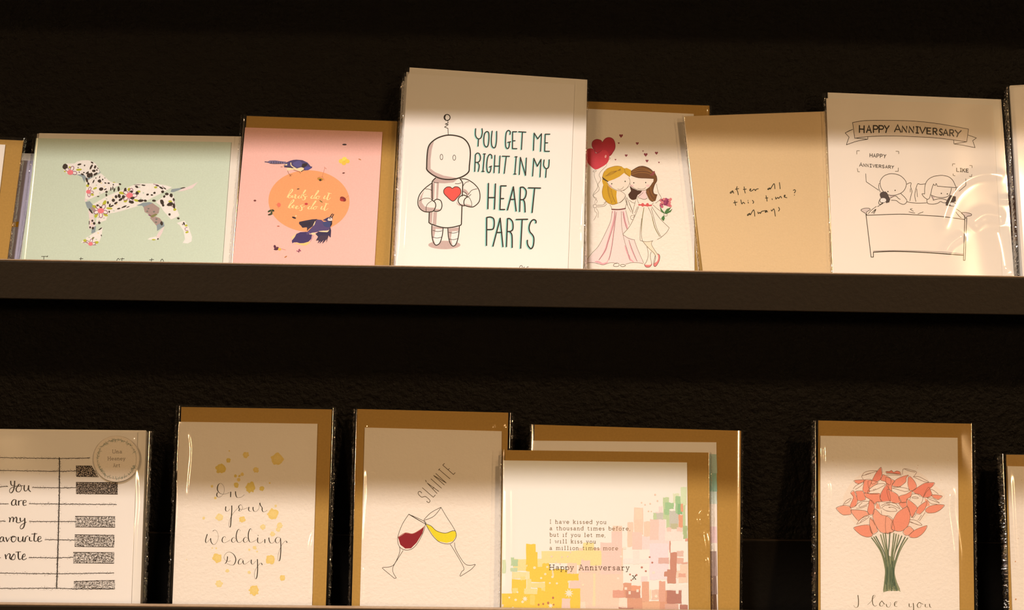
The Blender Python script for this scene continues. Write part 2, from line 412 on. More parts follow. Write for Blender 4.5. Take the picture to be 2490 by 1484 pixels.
blobs(DA, '350,430,75,85,20;780,370,65,26,-10;935,400,22,25,0;1160,315,45,22,30;1135,450,28,85,30;1250,450,33,55,20;740,465,18,15,0;1215,565,55,38,0;1305,540,20,28,0;1330,485,35,12,35;1060,700,62,75,-10;1140,690,45,72,0;1260,660,75,30,-35;1020,620,60,25,-40;915,615,25,20,0;870,670,50,25,20;1205,880,20,60,25;1275,780,14,25,10;1390,750,14,38,15;1385,870,55,50,0;1480,825,20,28,-10;1560,930,32,20,20;1660,935,38,22,5;1545,780,12,14,0;1000,840,32,70,-20;1050,950,28,45,-20;1430,1115,65,48,-15;1560,1120,45,18,-25;1595,1195,36,34,0;1590,1290,27,42,0;1345,1335,35,14,0;1725,1110,19,55,5;1785,1080,17,55,5;1830,1140,24,60,15;1960,1110,34,75,0;2000,965,38,25,20;1800,980,18,25,0;775,605,18,18,0', SP, 7)
blobs(DB, '895,245,25,35,10;370,545,18,22,0;430,580,30,15,20;565,490,18,28,0;600,540,14,35,20;640,555,40,13,-25;670,445,32,32,0;720,380,25,32,0;780,365,28,38,-20;860,380,32,33,0;810,430,45,23,-35;715,500,35,20,-30;770,605,34,14,-12;870,570,56,15,-24;945,575,35,8,-25;1110,190,35,20,30;1240,160,40,12,10;1120,150,70,5,0;1010,280,27,22,0;1120,310,33,30,30;1030,405,42,24,-10;1010,480,52,28,10;1180,460,45,21,5;1275,455,28,20,0;590,665,15,20,0;400,875,24,24,0;270,835,18,22,0;305,885,24,26,0;210,875,8,38,0;228,962,18,20,0;240,655,18,60,-38;420,990,40,12,-35;440,1115,10,16,0;1315,338,20,18,0;280,975,22,26,0', SP, 7)
blobs(DC, '90,505,48,25,0;170,505,28,20,0;330,505,35,20,10;485,345,28,24,0;515,430,20,24,20;560,385,33,25,10;640,410,28,36,-10;475,530,33,50,-25;495,590,24,20,0;685,485,18,28,-15;620,570,58,33,-15;690,600,24,48,-5;215,395,24,17,-25;290,403,22,13,0;340,365,22,20,0;460,275,40,16,30;525,285,30,11,35;390,235,34,10,10;610,755,20,22,0;768,825,24,18,20;870,920,15,28,-20;843,935,7,14,-20;850,275,45,9,-8;468,915,26,38,-10;400,1195,16,12,-40', SP, 7)
blobs(DB, '400,510,14,10,0;680,648,18,12,0;350,160,16,12,0;410,310,16,12,0;540,420,16,12,0;385,775,16,12,0;490,785,18,14,0;400,835,16,12,0;210,1150,20,14,0;345,1190,16,12,0;1165,200,18,14,0;1240,305,18,14,0;1190,410,16,12,0', (205, 212, 180), 2)
blobs(DB, '440,120,20,14,0;500,190,16,12,0;660,395,18,14,0;730,530,20,14,0;380,1070,18,14,0;225,810,14,10,0;260,890,14,14,0', (250, 222, 160), 2)
blobs(DC, '230,650,18,14,0;208,697,18,14,0;330,705,20,15,0;375,838,20,15,0;365,895,20,15,0', (128, 122, 106), 3)
a.done()
a = Art(p, 'printed_lettering', 0.0009, c, 'tops of thin black handwriting cut by the ledge')
a.lines(OD, INK, '/415,1335 478,1335 | /440,1335 438,1385 | 478,1328 472,1340 | /798,1358 832,1357 | /812,1345 806,1400 | 1168,1400 1172,1370 1185,1355 1198,1368 | /1205,1360 1245,1358 | /1225,1350 1218,1400 | /1498,1370 1540,1366 | /1522,1354 1514,1400 | 1608,1400 1614,1372 1628,1362 1640,1385', 1.3)
a.done()
p.sleeve([(82, 325), (590, 331), (567, 636), (50, 629)], 0.0022, seed=6, seams='l', seamw=.0012)

# --- birds card and the pack behind it
p = up('c', 'kraft envelope edge seen between the pink birds card and the tall robot cards', 0.0262, -0.11)
p.plate('envelope', [(640, 288), (968, 297), (957, 645), (610, 640)], 0, 0.0010, KRAFT)
p.sleeve([(636, 286), (971, 296), (960, 645), (606, 640)], 0.0008, seed=8, seams='r', nx=30, nz=50, seamw=.001)
p = up('c', 'pink card with two blue birds round an orange oval on kraft envelope', 0.0238, -0.14)
p.plate('envelope', [(600, 282), (966, 295), (947, 645), (575, 636)], 0, 0.0010, KRAFT)
c = p.plate('card', [(596, 310), (930, 321), (911, 643), (566, 636)], 0.0009, 0.0008, ink(255, 190, 165, key='pink_'))
BO = Z(560, 260, 3.71); B1 = Z(630, 370, 16.6); B2 = Z(690, 500, 12.364); BT = Z(640, 440, 11.318)
BLU = (78, 66, 104); BLD = (42, 32, 40); CRM = (255, 222, 160); BRN = (150, 92, 50)
a = Art(p, 'printed_oval', 0.0009, c, 'flat orange oval'); a.fill((255, 165, 102), BO(ell(710, 850, 366, 278, 2, 64))); a.done()
a = Art(p, 'printed_bird', 0.0009, c, 'blue bird bending down, upper left of the oval')
a.fill(CRM, B1('1150,630 1400,640 1750,615 1800,650 1720,780 1560,740 1400,700 1150,745'), 2, True)
a.fill((118, 104, 128), B1('215,410 230,370 340,385 430,340 650,335 900,370 1100,390 1080,480 900,475 600,480 430,460 340,425'), 2)
a.fill(BLU, B1('1060,470 1100,420 1250,350 1380,315 1500,303 1750,325 1950,420 2050,530 2075,575 2150,588 2130,640 1980,730 1830,745 1800,640 1700,612 1530,660 1350,645 1020,612 1020,530'), 3)
a.fill((92, 84, 132), B1('1380,430 1600,350 1720,430 1720,560 1560,610 1420,550'), 4, True)
a.fill((50, 38, 40), B1('1740,490 1880,450 1960,480 1900,570 1790,622 1730,600'), 4, True)
a.fill((84, 78, 140), B1('1830,640 1900,590 2050,600 2080,640 1980,710 1860,725'), 4, True)
a.fill(CRM, B1('1060,490 1140,470 1130,540 1040,530'), 4); a.fill((222, 170, 130), B1('1000,500 1040,520 1010,610 960,560'), 3)
a.lines(B1, CRM, '1280,435 1290,520 1360,590 1500,670', 2.2, 5)
a.lines(B1, BLD, '/490,380 490,450 | /590,370 590,455 | /690,370 695,460 | /770,390 775,460 | /860,395 860,460 | /940,400 950,470 | /230,395 380,410 | 430,455 600,472 900,468', 1.0, 5)
a.lines(B1, BLD, '1020,600 1200,610 1350,640 | 1840,700 1760,750 1700,785', 1.6, 5)
a.lines(B1, BRN, '1150,750 1180,830 1215,890 1260,935 1290,985 | 1215,890 1270,920 1340,908 | 1260,935 1230,980 | 1390,710 1480,750 1580,780 1650,815 1660,860 | 1580,780 1620,800', 1.1, 4)
a.fill((140, 96, 92), B1('850,590 940,585 960,605 880,608'), 3)
a.done()
a = Art(p, 'printed_bird', 0.0009, c, 'blue bird flying with spread wings, lower right of the oval')
a.fill(CRM, B2('640,650 710,680 720,760 760,860 960,880 1030,940 1040,860 900,820 850,700 720,640'), 1, True)
a.fill((255, 206, 140), B2('220,960 380,840 560,790 420,900 280,1040'), 1); a.fill((255, 206, 120), B2('300,1120 500,1130 740,1090 800,1110 640,1200 400,1160'), 1, True)
a.fill((56, 44, 62), B2('465,490 650,450 850,415 1010,405 960,470 850,640 760,700 700,770 700,680 690,655 600,665 560,670 530,620 480,575 455,540'), 2)
a.fill((70, 52, 96), B2('240,1060 330,950 380,850 500,800 690,790 760,860 850,880 830,1000 740,1090 600,1130 480,1135 400,1105 300,1110 255,1137'), 2)
a.fill((56, 46, 74), B2('950,850 1040,790 1330,790 1400,650 1425,750 1412,950 1390,960 1350,900 1290,1095 1280,1085 1300,1000 1170,1145 1160,1130 1200,1040 1080,1145 1075,1130 1120,1050 1025,1140 1020,1120 1060,1050 965,1055 1030,940'), 2)
a.fill((92, 72, 112), B2('670,830 850,650 930,520 1000,420 1130,430 1200,490 1320,470 1452,470 1450,540 1400,650 1350,740 1150,770 850,820 700,880'), 3)
a.fill((66, 72, 112), B2('1180,500 1330,490 1440,500 1400,620 1300,650 1200,600'), 4, True)
a.fill((60, 52, 88), B2('1170,440 1300,365 1400,335 1470,350 1455,475 1300,475'), 3)
a.fill((242, 214, 190), B2('1315,435 1370,365 1440,370 1455,450 1380,465'), 4, True)
a.lines(B2, BLD, '1390,360 1420,300 1465,250 | 1440,360 1475,310 1500,265 | 1380,385 1395,400', 2.2, 5)
a.fill(BLD, B2('1310,465 1455,460 1455,560 1410,640 1400,570 1430,500'), 5)
a.fill(CRM, B2('895,560 945,462 950,500 925,570 885,625'), 5); a.fill(CRM, B2('1040,770 1200,755 1330,758 1370,720 1340,780 1300,803 1100,792'), 5)
for i in range(6):
    a.lines(B2, BLD, '%d,%d %d,%d %d,%d' % (480 + i * 10, 495 + i * 28, 640, 505 + i * 24, 800, 500 + i * 18), 0.7, 5)
    a.lines(B2, (120, 84, 60), '%d,%d %d,%d %d,%d' % (980 + i * 60, 1060 + i * 10, 1070 + i * 45, 990, 1130 + i * 40, 900), 0.6, 5)
a.lines(B2, (180, 120, 140), '740,800 830,870 880,930 800,1080', 1.0, 3)
a.done()
a = Art(p, 'printed_blossoms', 0.0009, c, 'tiny scattered bees, petals and leaves')
for q in ((1030,340,20,7,0,BLD),(1000,490,22,20,0,(250,210,80)),(1030,470,22,18,0,(255,222,90)),(1055,490,22,18,20,(250,205,70)),(1025,508,20,18,0,(250,200,70)),(1028,488,8,8,0,(190,160,50)),(1168,474,14,5,20,(200,130,80)),(1022,597,12,6,-10,(110,60,50)),(812,652,28,14,10,(196,140,50)),(812,660,12,10,0,(70,44,20)),(612,741,12,4,-10,BLD),(1017,832,30,20,30,(140,44,40)),(1005,840,18,12,20,(190,60,50)),(222,846,12,8,0,(120,56,50)),(438,885,17,20,0,(255,120,88)),(685,876,15,10,0,(205,60,60)),(818,853,18,5,35,(120,110,50)),(355,940,20,9,-30,(66,76,40)),(385,935,14,9,30,(60,64,36)),(372,955,9,16,10,(70,80,44)),(360,970,22,8,-15,(56,60,32)),(575,1000,19,8,20,BLD),(433,1077,12,4,0,(190,90,50)),(402,1262,11,16,-20,(92,40,60)),(412,1285,20,9,0,(80,36,54)),(425,1272,12,9,0,(96,40,60)),(444,1285,15,12,0,(235,190,70)),(605,1302,9,4,30,(150,50,90)),(622,1288,9,5,-30,(150,50,90)),(618,1305,5,10,0,(110,40,70)),(630,1298,9,5,20,(150,60,90)),(500,1353,14,5,-30,(190,120,60)),(592,985,7,7,0,(250,215,150))):
    a.fill(q[5], BO(ell(*q[:5], n=10)), 3, True)
a.lines(BO, (214, 128, 90), '848,540 850,560 835,610 828,640 | 852,550 870,560 | 460,1280 500,1292 | 1040,825 1070,800 | 410,882 432,890 432,915 | 785,640 830,630 850,665', 0.9, 4)
a.done()
a = Art(p, 'printed_lettering', 0.0009, c, 'cream brush lettering reading birds do it bees do it')
YE = (255, 232, 150)
a.lines(BT, YE, '''650,460 700,360 760,250 800,232 795,290 700,400 690,455 735,465 775,420 745,400 710,420 | 815,400 790,455 830,455 855,420 | 850,395 885,375 895,395 875,460 890,485 925,470 |
1010,405 965,440 975,480 1030,450 1090,350 1140,262 1162,250 1150,290 1070,390 1040,465 1080,465 | 1185,370 1120,385 1110,415 1150,445 1150,500 1105,530 1072,512 | 1150,440 1220,425 |
1365,400 1318,450 1330,488 1390,460 1450,350 1500,268 1522,275 1500,320 1420,420 1400,480 1440,480 | 1510,420 1462,445 1460,492 1510,492 1542,455 1512,420 1575,430 | 1710,405 1670,470 1690,498 1745,460 | 1820,330 1780,430 1760,500 1785,525 1860,465 | 1768,332 1880,352 |
680,742 730,640 790,545 835,518 830,570 730,680 715,742 760,745 800,705 760,685 | 820,722 862,690 845,665 808,705 815,745 865,740 | 915,742 955,708 938,690 902,720 905,768 950,765 1000,735 | 1100,658 1030,685 1060,730 1065,790 1025,822 990,802 | 1060,730 1150,705 |
1290,698 1238,738 1250,775 1310,750 1370,640 1428,556 1442,575 1340,710 1318,768 1360,768 | 1435,705 1385,735 1385,775 1430,778 1468,742 1435,705 1505,715 | 1625,698 1590,765 1615,785 1665,758 | 1745,618 1700,720 1680,790 1705,818 1790,755 | 1700,618 1800,636''', 2.0, pen=(1.0, 2.9))
a.done()
p.sleeve([(588, 279), (967, 293), (951, 645), (558, 636)], 0.0024, seed=9, seams='l', seamw=.0014, ridges=[([(590, 285), (600, 290)], 0.001, 0.0005)])

# --- robot cards: three behind, one in front
for i in range(3):
    k = 3 - i
    p = up('c', ('white card of the robot stack, %s' % ['rearmost, its dark sleeve edge furthest left', 'third from the front', 'directly behind the front robot card'][i]), 0.0090 + 0.0030 * k, 0.0)
    p.plate('envelope', [(993 - 4.5 * k, 164 + 11 * k), (1424 - 2 * k, 194 + 12 * k), (1420 + 1.0 * k, 655), (970 - 2.0 * k, 648)], 0, 0.0012, ENVW)
    p.plate('card', [(990 - 4.5 * k, 178 + 11 * k), (1397 - 2 * k, 206 + 12 * k), (1382, 655), (962 - 1.5 * k, 648)], 0.0008, 0.0007, PAPER)
    p.sleeve([(989 - 4.5 * k, 166 + 11 * k), (1426 - 2 * k, 196 + 12 * k), (1422 + 1.0 * k, 655), (957.5 - 1.5 * k, 648)], 0.0015, seed=20 + i, nx=12, nz=40, seamw=0.0011, depth=0.0022)
p = up('c', 'front white card of the stack with a cartoon robot and a red heart', 0.0090, 0.0)
p.plate('envelope', [(996, 164), (1428, 194), (1418, 654), (972, 648)], 0, 0.0012, ENVW)
c = p.plate('card', [(991, 179), (1397, 206), (1381, 654), (962, 647)], 0.0009, 0.0008, PAPER)
H = Z(1000, 260, 8.244); B = Z(1000, 420, 7.42)
RS = (206, 172, 152); HB = '745,565 950,590 1080,660 1160,780 1185,930 1165,1180 1145,1310 1000,1410 800,1455 600,1440 440,1370 320,1270 310,1180 320,950 350,790 430,690 560,610'
a = Art(p, 'printed_robot', 0.0009, c, 'line-drawn robot with grey shading and an antenna')
a.fill(RS, B(ell(597, 1305, 290, 76, 0, 32)), 1)
for pts in ('372,950 370,1100 390,1230 430,1300 470,1305 520,1260 560,1130 575,1000', '660,1010 670,1150 700,1270 750,1325 800,1300 840,1200 860,1080 870,970'): a.fill(WH, B(pts), 2)
for pts in ('375,960 570,1000 560,1022 440,1012 425,1100 400,1200 440,1300 390,1230 370,1100', '665,1010 868,985 860,1050 735,1060 715,1180 745,1310 700,1270 672,1150',
            '385,180 425,185 410,485 385,485', '460,187 500,190 480,490 450,480', '335,720 385,715 370,918 330,895', '402,710 465,715 450,945 388,928',
            '235,320 165,430 130,540 150,640 230,700 330,710 400,690 425,635 330,630 240,610 190,540 200,420', '405,650 450,655 510,660 530,670 460,700 410,692', '945,290 990,310 1040,370 1020,420 935,340',
            '860,560 970,575 970,595 920,595 860,570', '970,560 1085,590 1075,618 1000,605', '815,510 840,560 905,600 870,600 825,565', '350,230 370,230 370,470 350,455'): a.fill(RS, B(pts), 3)
a.fill(RS, B('440,95 600,120 700,130 830,125 760,175 600,192 410,182 400,150'), 3)
a.fill(RS, H('350,790 455,690 410,860 388,1050 388,1240 480,1310 650,1380 900,1425 800,1455 600,1440 440,1370 320,1270 310,1180 320,950'), 3)
a.fill((250, 88, 72), B('740,280 700,258 640,262 590,310 590,370 640,430 750,515 840,440 890,380 892,310 850,262 790,255'), 3, True)
a.line(INK, B('740,283 700,258 640,262 590,310 590,370 640,430 750,515 840,440 890,380 892,310 850,262 790,255'), 1.7, 4, closed=True)
a.line(INK, H(HB), 3.1, 5, closed=True)
for e in (ell(606, 1005, 28, 54), ell(862, 1018, 28, 52)): a.line(INK, H(e), 1.2, 5, closed=True)
a.line(INK, H(ell(718, 212, 60, 60, 0, 20)), 2.2, 5, closed=True); a.fill(INK, H('668,170 700,158 680,215 700,268 668,250 655,210'), 5)
a.lines(H, INK, '/732,275 737,325 680,345 742,355 668,405 735,430 742,560', 1.5, 5)
a.lines(B, INK, '440,95 385,150 375,190 | /375,185 378,490 | /325,710 318,900 350,925 | 350,925 500,975 620,995 750,985 890,950 | /890,950 905,930 915,600 | 880,110 925,180 928,250 920,420', 2.6, 5)
a.lines(B, INK, '370,190 250,280 150,400 118,540 150,640 230,700 330,710 400,690 440,610 430,540 380,500 | 900,110 1000,120 1120,190 1210,290 1240,400 1225,520 1150,600 1080,620 970,590 950,530 970,470 1020,435 | 372,950 370,1100 390,1230 430,1300 470,1305 520,1260 560,1130 575,1000 | 660,1010 670,1150 700,1270 750,1325 800,1300 840,1200 860,1080 870,970 | 405,515 460,480 530,505 555,590 530,670 460,700 400,690 | 1020,435 940,405 870,440 845,500 870,560 920,595 970,595', 2.2, 5)
a.lines(B, INK, '390,160 430,178 495,182 | 790,195 850,198 910,180 | 140,515 230,465 330,465 380,500 | 380,500 300,560 270,620 270,700 | 255,295 320,298 370,320 | 1020,435 1060,470 1090,550 1090,610 | 930,340 990,370 1020,435 1080,390 | 1030,400 1090,320 1190,290 | 935,240 980,180 1040,160 | 385,1040 470,1062 560,1050 | 380,1160 460,1180 545,1165 | 675,1075 760,1092 855,1065 | 680,1195 760,1210 835,1190', 1.2, 5)
a.done()
T1 = Z(1140, 300, 9.276); T2 = Z(1160, 440, 8.244)
t1 = '''155,120 150,250 175,320 220,350 275,325 305,220 300,120 | /220,350 210,515 | @410,185 360,230 340,350 350,480 400,535 440,480 455,330 450,220 | 528,175 510,350 520,500 560,550 600,530 625,400 630,180 |
930,250 935,190 890,160 845,220 830,380 835,520 870,570 905,540 920,425 | 880,430 945,415 | /1080,190 990,190 985,570 1085,572 | /990,395 1045,393 | /1125,190 1290,200 | /1210,200 1188,590 | /1460,610 1475,220 1555,350 1640,235 1620,630 | /1830,245 1725,245 1712,630 1820,632 | /1718,440 1780,440 |
/135,1085 150,720 | 150,710 190,672 240,690 265,770 245,850 200,878 150,880 | 195,880 235,950 215,1085 | /355,690 320,1085 | /330,692 375,690 | /295,1085 345,1085 | 520,790 515,725 470,702 425,780 405,950 420,1080 465,1110 495,1050 500,975 | 465,985 515,965 |
/590,720 570,1115 | /705,735 685,1120 | /580,965 690,965 | /755,742 920,745 | /845,755 800,1130 | /1070,755 1040,1145 | /1045,755 1090,755 | /1015,1145 1065,1145 | /1140,1155 1165,768 1280,1175 1300,780 | /1440,1190 1468,790 1545,970 1630,812 1608,1210 | 1700,825 1690,950 1740,1020 1800,985 1815,820 | /1750,1020 1735,1220'''
t2 = '''/230,50 218,560 | /370,60 350,565 | /225,335 360,335 | /585,100 475,100 460,575 555,575 | /470,355 535,355 | /610,585 730,118 785,605 | /670,372 765,370 | /855,615 870,130 | 870,130 930,130 985,200 975,310 930,372 870,375 | 925,375 955,440 965,625 | /1030,140 1275,145 | /1155,150 1105,635 |
/190,1295 195,735 | 195,735 270,725 335,765 345,880 325,960 280,975 200,977 | /320,1310 465,748 520,1320 | /400,1035 500,1035 | /590,1320 612,757 | 612,757 660,760 715,830 720,960 680,1008 610,1015 | 650,1015 700,1090 705,1335 | /785,775 1015,770 | /905,780 875,1350 | 1180,845 1180,800 1130,778 1075,830 1045,930 1060,1020 1110,1080 1140,1150 1130,1290 1085,1360 1030,1310 1010,1250 1010,1190'''
a = Art(p, 'printed_lettering', 0.0009, c, 'tall black capitals with a teal offset: YOU GET ME RIGHT IN MY HEART PARTS')
TEAL = (150, 210, 184)
a.lines(Z(1140 - 1.9, 301.1, 9.276), TEAL, t1, 3.0, 1); a.lines(Z(1160 - 2.4, 441.2, 8.244), TEAL, t2, 3.4, 1)
a.lines(T1, (48, 44, 34), t1, 2.7, 3); a.lines(T2, (52, 44, 34), t2, 3.2, 3)
a.lines(Z(940, 150, 2.854), INK, '922,1430 928,1418 938,1416 942,1426 936,1434 | 950,1430 958,1424 | 972,1434 978,1424 986,1426', 1.2)
a.done()
p.sleeve([(987, 166), (1429, 193), (1420, 654), (959, 648)], 0.0024, seed=11, seams='lr', nx=110, nz=120, seamw=.0012,
         ridges=[([(992, 330), (988, 420), (982, 520), (972, 648)], 0.0046, 0.0010), ([(1414, 480), (1409, 540), (1406, 600)], 0.0042, 0.0009), ([(1395, 545), (1413, 560)], 0.002, 0.0008)])

# --- two brides card
p = up('c', 'cream card with two brides holding hands under heart balloons, kraft envelope behind', 0.0262, 0.10)
p.plate('envelope', [(1405, 246), (1725, 257), (1730, 660), (1400, 652)], 0, 0.0010, KRAFT)
c = p.plate('card', [(1395, 263), (1687, 277), (1689, 658), (1390, 652)], 0.0009, 0.0008, CREAM)
A_ = Z(1415, 320, 8.247); B_ = Z(1500, 390, 8.731); C_ = Z(1415, 480, 8.244); O_ = Z(1400, 230, 3.373)
PEN = (92, 78, 48); GLD = (214, 160, 34); GLD2 = (160, 112, 30); BRH = (118, 72, 34); BRH2 = (76, 42, 24); RED = (214, 60, 66); SKI = (250, 222, 188); SKR = (246, 206, 186)
a = Art(p, 'printed_balloons', 0.0009, c, 'two red heart balloons with strings')
a.fill((196, 50, 60), A_('410,215 380,175 290,155 215,200 200,280 230,350 310,440 540,500 640,390 670,290 640,170 560,118 470,140'), 1, True)
a.fill(RED, A_('290,440 225,350 150,340 95,370 75,480 100,600 170,690 270,760 380,720 500,640 545,540 530,440 480,380 390,375'), 2, True)
a.fill((250, 170, 150), A_(ell(475, 500, 18, 32, 15)), 3)
a.lines(A_, (120, 30, 44), '240,355 290,440 400,375 | 410,215 380,175 290,155 215,200 200,280 230,350 | 410,215 470,140 560,118 640,170 670,290 640,390 545,495', .9, 4)
a.lines(A_, PEN, '270,765 220,800 250,810 290,790 270,765 | 545,500 565,545 520,560 | 255,820 250,900 310,1050 345,1170 230,1280 270,1350 310,1400 270,1450 | 490,640 490,690 380,800 345,880 380,960 320,1060 310,1130 220,1280 290,1340 260,1400 260,1450', .7, 4, taper=.4)
a.lines(C_, PEN, '250,220 260,280 300,320 280,390 235,460 | 285,220 330,300 320,410', .7, 4)
a.done()
a = Art(p, 'printed_hearts', 0.0009, c, 'small dark red hearts floating above the brides')
for x, y, r in ((785, 85, 38), (738, 232, 18), (1110, 238, 30), (888, 480, 28), (673, 563, 17), (1225, 392, 15)):
    a.fill((150, 62, 66), A_([(x, y + r * 1.1), (x - r, y - r * .1), (x - r * .8, y - r * .8), (x - r * .3, y - r * .8), (x, y - r * .35), (x + r * .3, y - r * .8), (x + r * .8, y - r * .8), (x + r, y - r * .1)]), 1)
for x, y, r in ((640, 12, 32), (893, 45, 18), (612 * 1, -120, 40), (840, -10 - 145, 34), (700, 0, 1)):
    a.fill((150, 62, 66), B_([(x, y + r * 1.1), (x - r, y - r * .1), (x - r * .8, y - r * .8), (x - r * .3, y - r * .8), (x, y - r * .35), (x + r * .3, y - r * .8), (x + r * .8, y - r * .8), (x + r, y - r * .1)]), 1)
a.done()
a = Art(p, 'printed_bride', 0.0009, c, 'fair-haired bride in a long pink skirt')
a.fill(GLD, A_('410,920 440,820 520,740 680,692 800,705 850,740 900,730 980,770 1000,830 960,910 880,860 845,830 760,900 640,960 510,1005'), 2)
a.fill(GLD, A_('410,940 500,1010 540,1090 600,1140 700,1190 690,1290 715,1440 620,1465 520,1430 430,1330 405,1220 430,1080 405,1000'), 2)
a.fill(SKI, A_('845,830 960,930 965,1000 930,1100 850,1170 750,1190 640,1150 550,1070 495,1010 640,960 760,900'), 1, True)
a.fill(SKI, A_('720,1190 800,1190 870,1270 830,1370 740,1440 700,1380 690,1290'), 1)
for x in range(8): a.lines(A_, GLD2, '%d,%d %d,%d %d,%d' % (460 + x * 12, 900 - x * 8, 600, 860 - x * 14, 780, 740 + x * 10) if x < 5 else '%d,1080 %d,1250 %d,1420' % (400 + x * 22, 380 + x * 30, 440 + x * 32), .7, 3)
a.lines(A_, GLD2, '405,920 460,980 520,1005 | 850,740 870,820 960,910 | 405,1220 430,1330 520,1430 620,1465 715,1440 | 410,920 440,820 520,740 680,692 800,705 | 430,1080 410,1170 405,1220 | 520,1100 540,1250 600,1440 | 590,1150 620,1300 680,1440', 1.0, 4)
a.fill((80, 62, 28), A_('405,905 450,940 530,1000 520,1015 420,960'), 4)
a.lines(A_, PEN, '500,1015 560,1090 640,1150 750,1190 850,1170 930,1100 965,1000 940,920 | 715,1150 760,1165 810,1140 838,1105 | 780,1195 870,1270 830,1370 760,1430 | 480,1400 440,1440 | 870,1280 900,1400 920,1484 | 830,1190 870,1160 930,1110', .8, 4)
for x, y in ((598, 1048), (867, 1000)): a.fill((70, 70, 40), A_(ell(x, y, 12, 14)), 4)
a.fill((250, 196, 180), A_(ell(575, 1095, 30, 26)), 2)
a.fill((250, 216, 192), C_('600,260 870,250 950,540 820,740 1060,860 1230,1320 1000,1310 880,1340 600,1310 480,1340 400,1355 300,1320 90,1320 90,1270 340,980 450,740 560,500'), 1)
PKS = (238, 168, 160)
for pts, w in (('660,270 650,420 600,620 520,900 460,1080 340,1260', 4.5), ('700,280 650,560 610,900 560,1180 500,1300', 2.5), ('830,280 860,480 920,640', 4.5), ('860,960 920,1140 980,1280', 3.5), ('940,860 1000,1060 1100,1280', 2.2), ('260,1290 340,1300 420,1340 520,1300', 4.5), ('620,280 610,320', 4), ('940,1150 970,1240 1040,1300', 3.5)): a.line(PKS, C_(pts), w, 2, taper=.6)
a.lines(C_, PEN, '605,270 575,480 460,740 330,980 200,1120 90,1260 | 665,270 650,460 610,640 520,900 470,1060 340,1260 | 690,300 650,640 600,1000 540,1260 | 790,280 800,600 850,860 930,1130 960,1260 | 820,290 880,560 900,640 | 880,260 950,550 | 940,850 1010,1050 1110,1290 | 1050,860 1120,1050 1240,1320 | 90,1325 180,1305 300,1325 420,1355 520,1325 600,1310 700,1330 | 880,1340 1000,1310 1120,1310 1230,1330', .8, 4)
a.line((128, 72, 64), C_('600,240 740,245 870,225'), 3.0, 4)
a.lines(C_, INK, '595,215 600,245 | 875,190 868,235 | @690,1320 635,1350 640,1380 700,1390 745,1370 735,1330 | @810,1345 770,1365 800,1390 850,1385 875,1360', .9, 5)
a.lines(C_, PEN, '560,150 600,210 | 880,10 895,110 870,200 | 490,90 430,150 310,160 | 500,130 440,180 310,190 | @265,140 225,165 240,205 280,205 300,170 | 900,0 1000,240 1020,330 | 850,0 910,160 990,300 | 710,120 780,90 850,20 | 1010,360 980,380 985,440 1020,450 | 1020,370 1050,350 1050,380 1020,410', .8, 5)
a.done()
a = Art(p, 'printed_bride', 0.0009, c, 'dark-haired bride in a short white dress with a bouquet')
a.fill(SKI, B_('330,350 600,385 780,385 775,450 700,560 600,630 450,620 330,560 275,480'), 2, True)
a.fill(BRH, B_('300,230 350,190 450,140 560,125 680,165 760,230 800,240 840,330 850,430 800,520 770,640 790,710 860,730 820,860 760,880 690,830 620,680 620,620 700,560 775,450 780,385 620,380 450,370 300,320'), 3)
a.fill(BRH2, B_('270,540 330,590 440,640 535,650 500,700 440,740 410,820 330,835 270,790 245,720 300,650'), 3)
a.fill(SKR, B_('540,640 610,640 620,700 650,800 580,825 500,800 440,760 500,710'), 2)
for pts in ('330,220 480,170 620,190 740,250', '310,260 480,210 640,220 760,280', '310,300 470,260 640,270 780,330', '660,640 700,760 770,860', '720,560 730,680 790,780', '640,660 670,780 740,870'): a.line((170, 112, 50), B_(pts), 1.0, 4)
a.lines(B_, BRH2, '300,230 450,140 560,125 680,165 760,230 | 300,320 450,370 620,380 780,388 | 840,330 850,430 800,520 770,640 790,710 860,730 | 620,680 690,830 760,880 | 245,720 270,790 330,835 410,820', 1.2, 5)
a.fill((150, 70, 66), B_('700,320 740,280 780,230 805,235 800,280 760,320'), 5, True)
for x, y in ((360, 478), (612, 472)): a.fill((60, 50, 30), B_(ell(x, y, 12, 14)), 4)
for x, y in ((320, 540), (660, 540)): a.fill((250, 200, 180), B_(ell(x, y, 40, 26)), 3)
a.lines(B_, PEN, '440,595 500,612 580,605 610,575 | 275,480 300,540 380,600 500,640 620,625 700,560 760,470 | 430,800 440,860 470,920 | 440,790 520,815 590,830 650,800 | 840,500 880,680 940,790 900,850 820,910 | 400,850 360,1000 330,1130 | 440,980 380,1120 | 760,940 860,1030 970,1110 | 260,840 320,890 380,910 | 220,800 280,960 340,1110 | 780,900 740,940 | 560,680 520,720 440,780', .8, 5)
a.line((214, 84, 78), B_('465,945 550,950 650,960 735,955'), 3.4, 5)
for x in (548, 650): a.fill((226, 90, 84), B_(ell(x, 945, 32, 38)), 6)
a.lines(C_, PEN, '1140,180 1060,380 950,590 820,740 | 820,745 930,820 1060,855 | 1245,200 1210,420 1190,700 1210,870 | 1200,420 1170,650 1165,840 1180,870 | 1180,870 1280,890 1360,885 1430,870 | 1330,200 1400,360 1460,600 1560,790 | 1390,220 1440,400 1500,620 1590,800 | 1400,190 1560,420 1750,610 | 1750,610 1700,700 1590,800 1510,845 | 1210,870 1310,990 1470,1160 1450,1330 | 1410,880 1400,960 1520,1150 | 1305,990 1330,1160 1290,1300 1250,1340 | 1390,1090 1370,1180 1395,1310', .9, 5)
for pts in ('1245,200 1210,420 1190,700', '1400,360 1460,600 1560,790'): a.line((200, 184, 130), C_(pts), 2.0, 4, taper=.5)
a.fill((250, 222, 180), C_('1220,880 1400,885 1390,940 1520,1150 1470,1170 1310,1000'), 3)
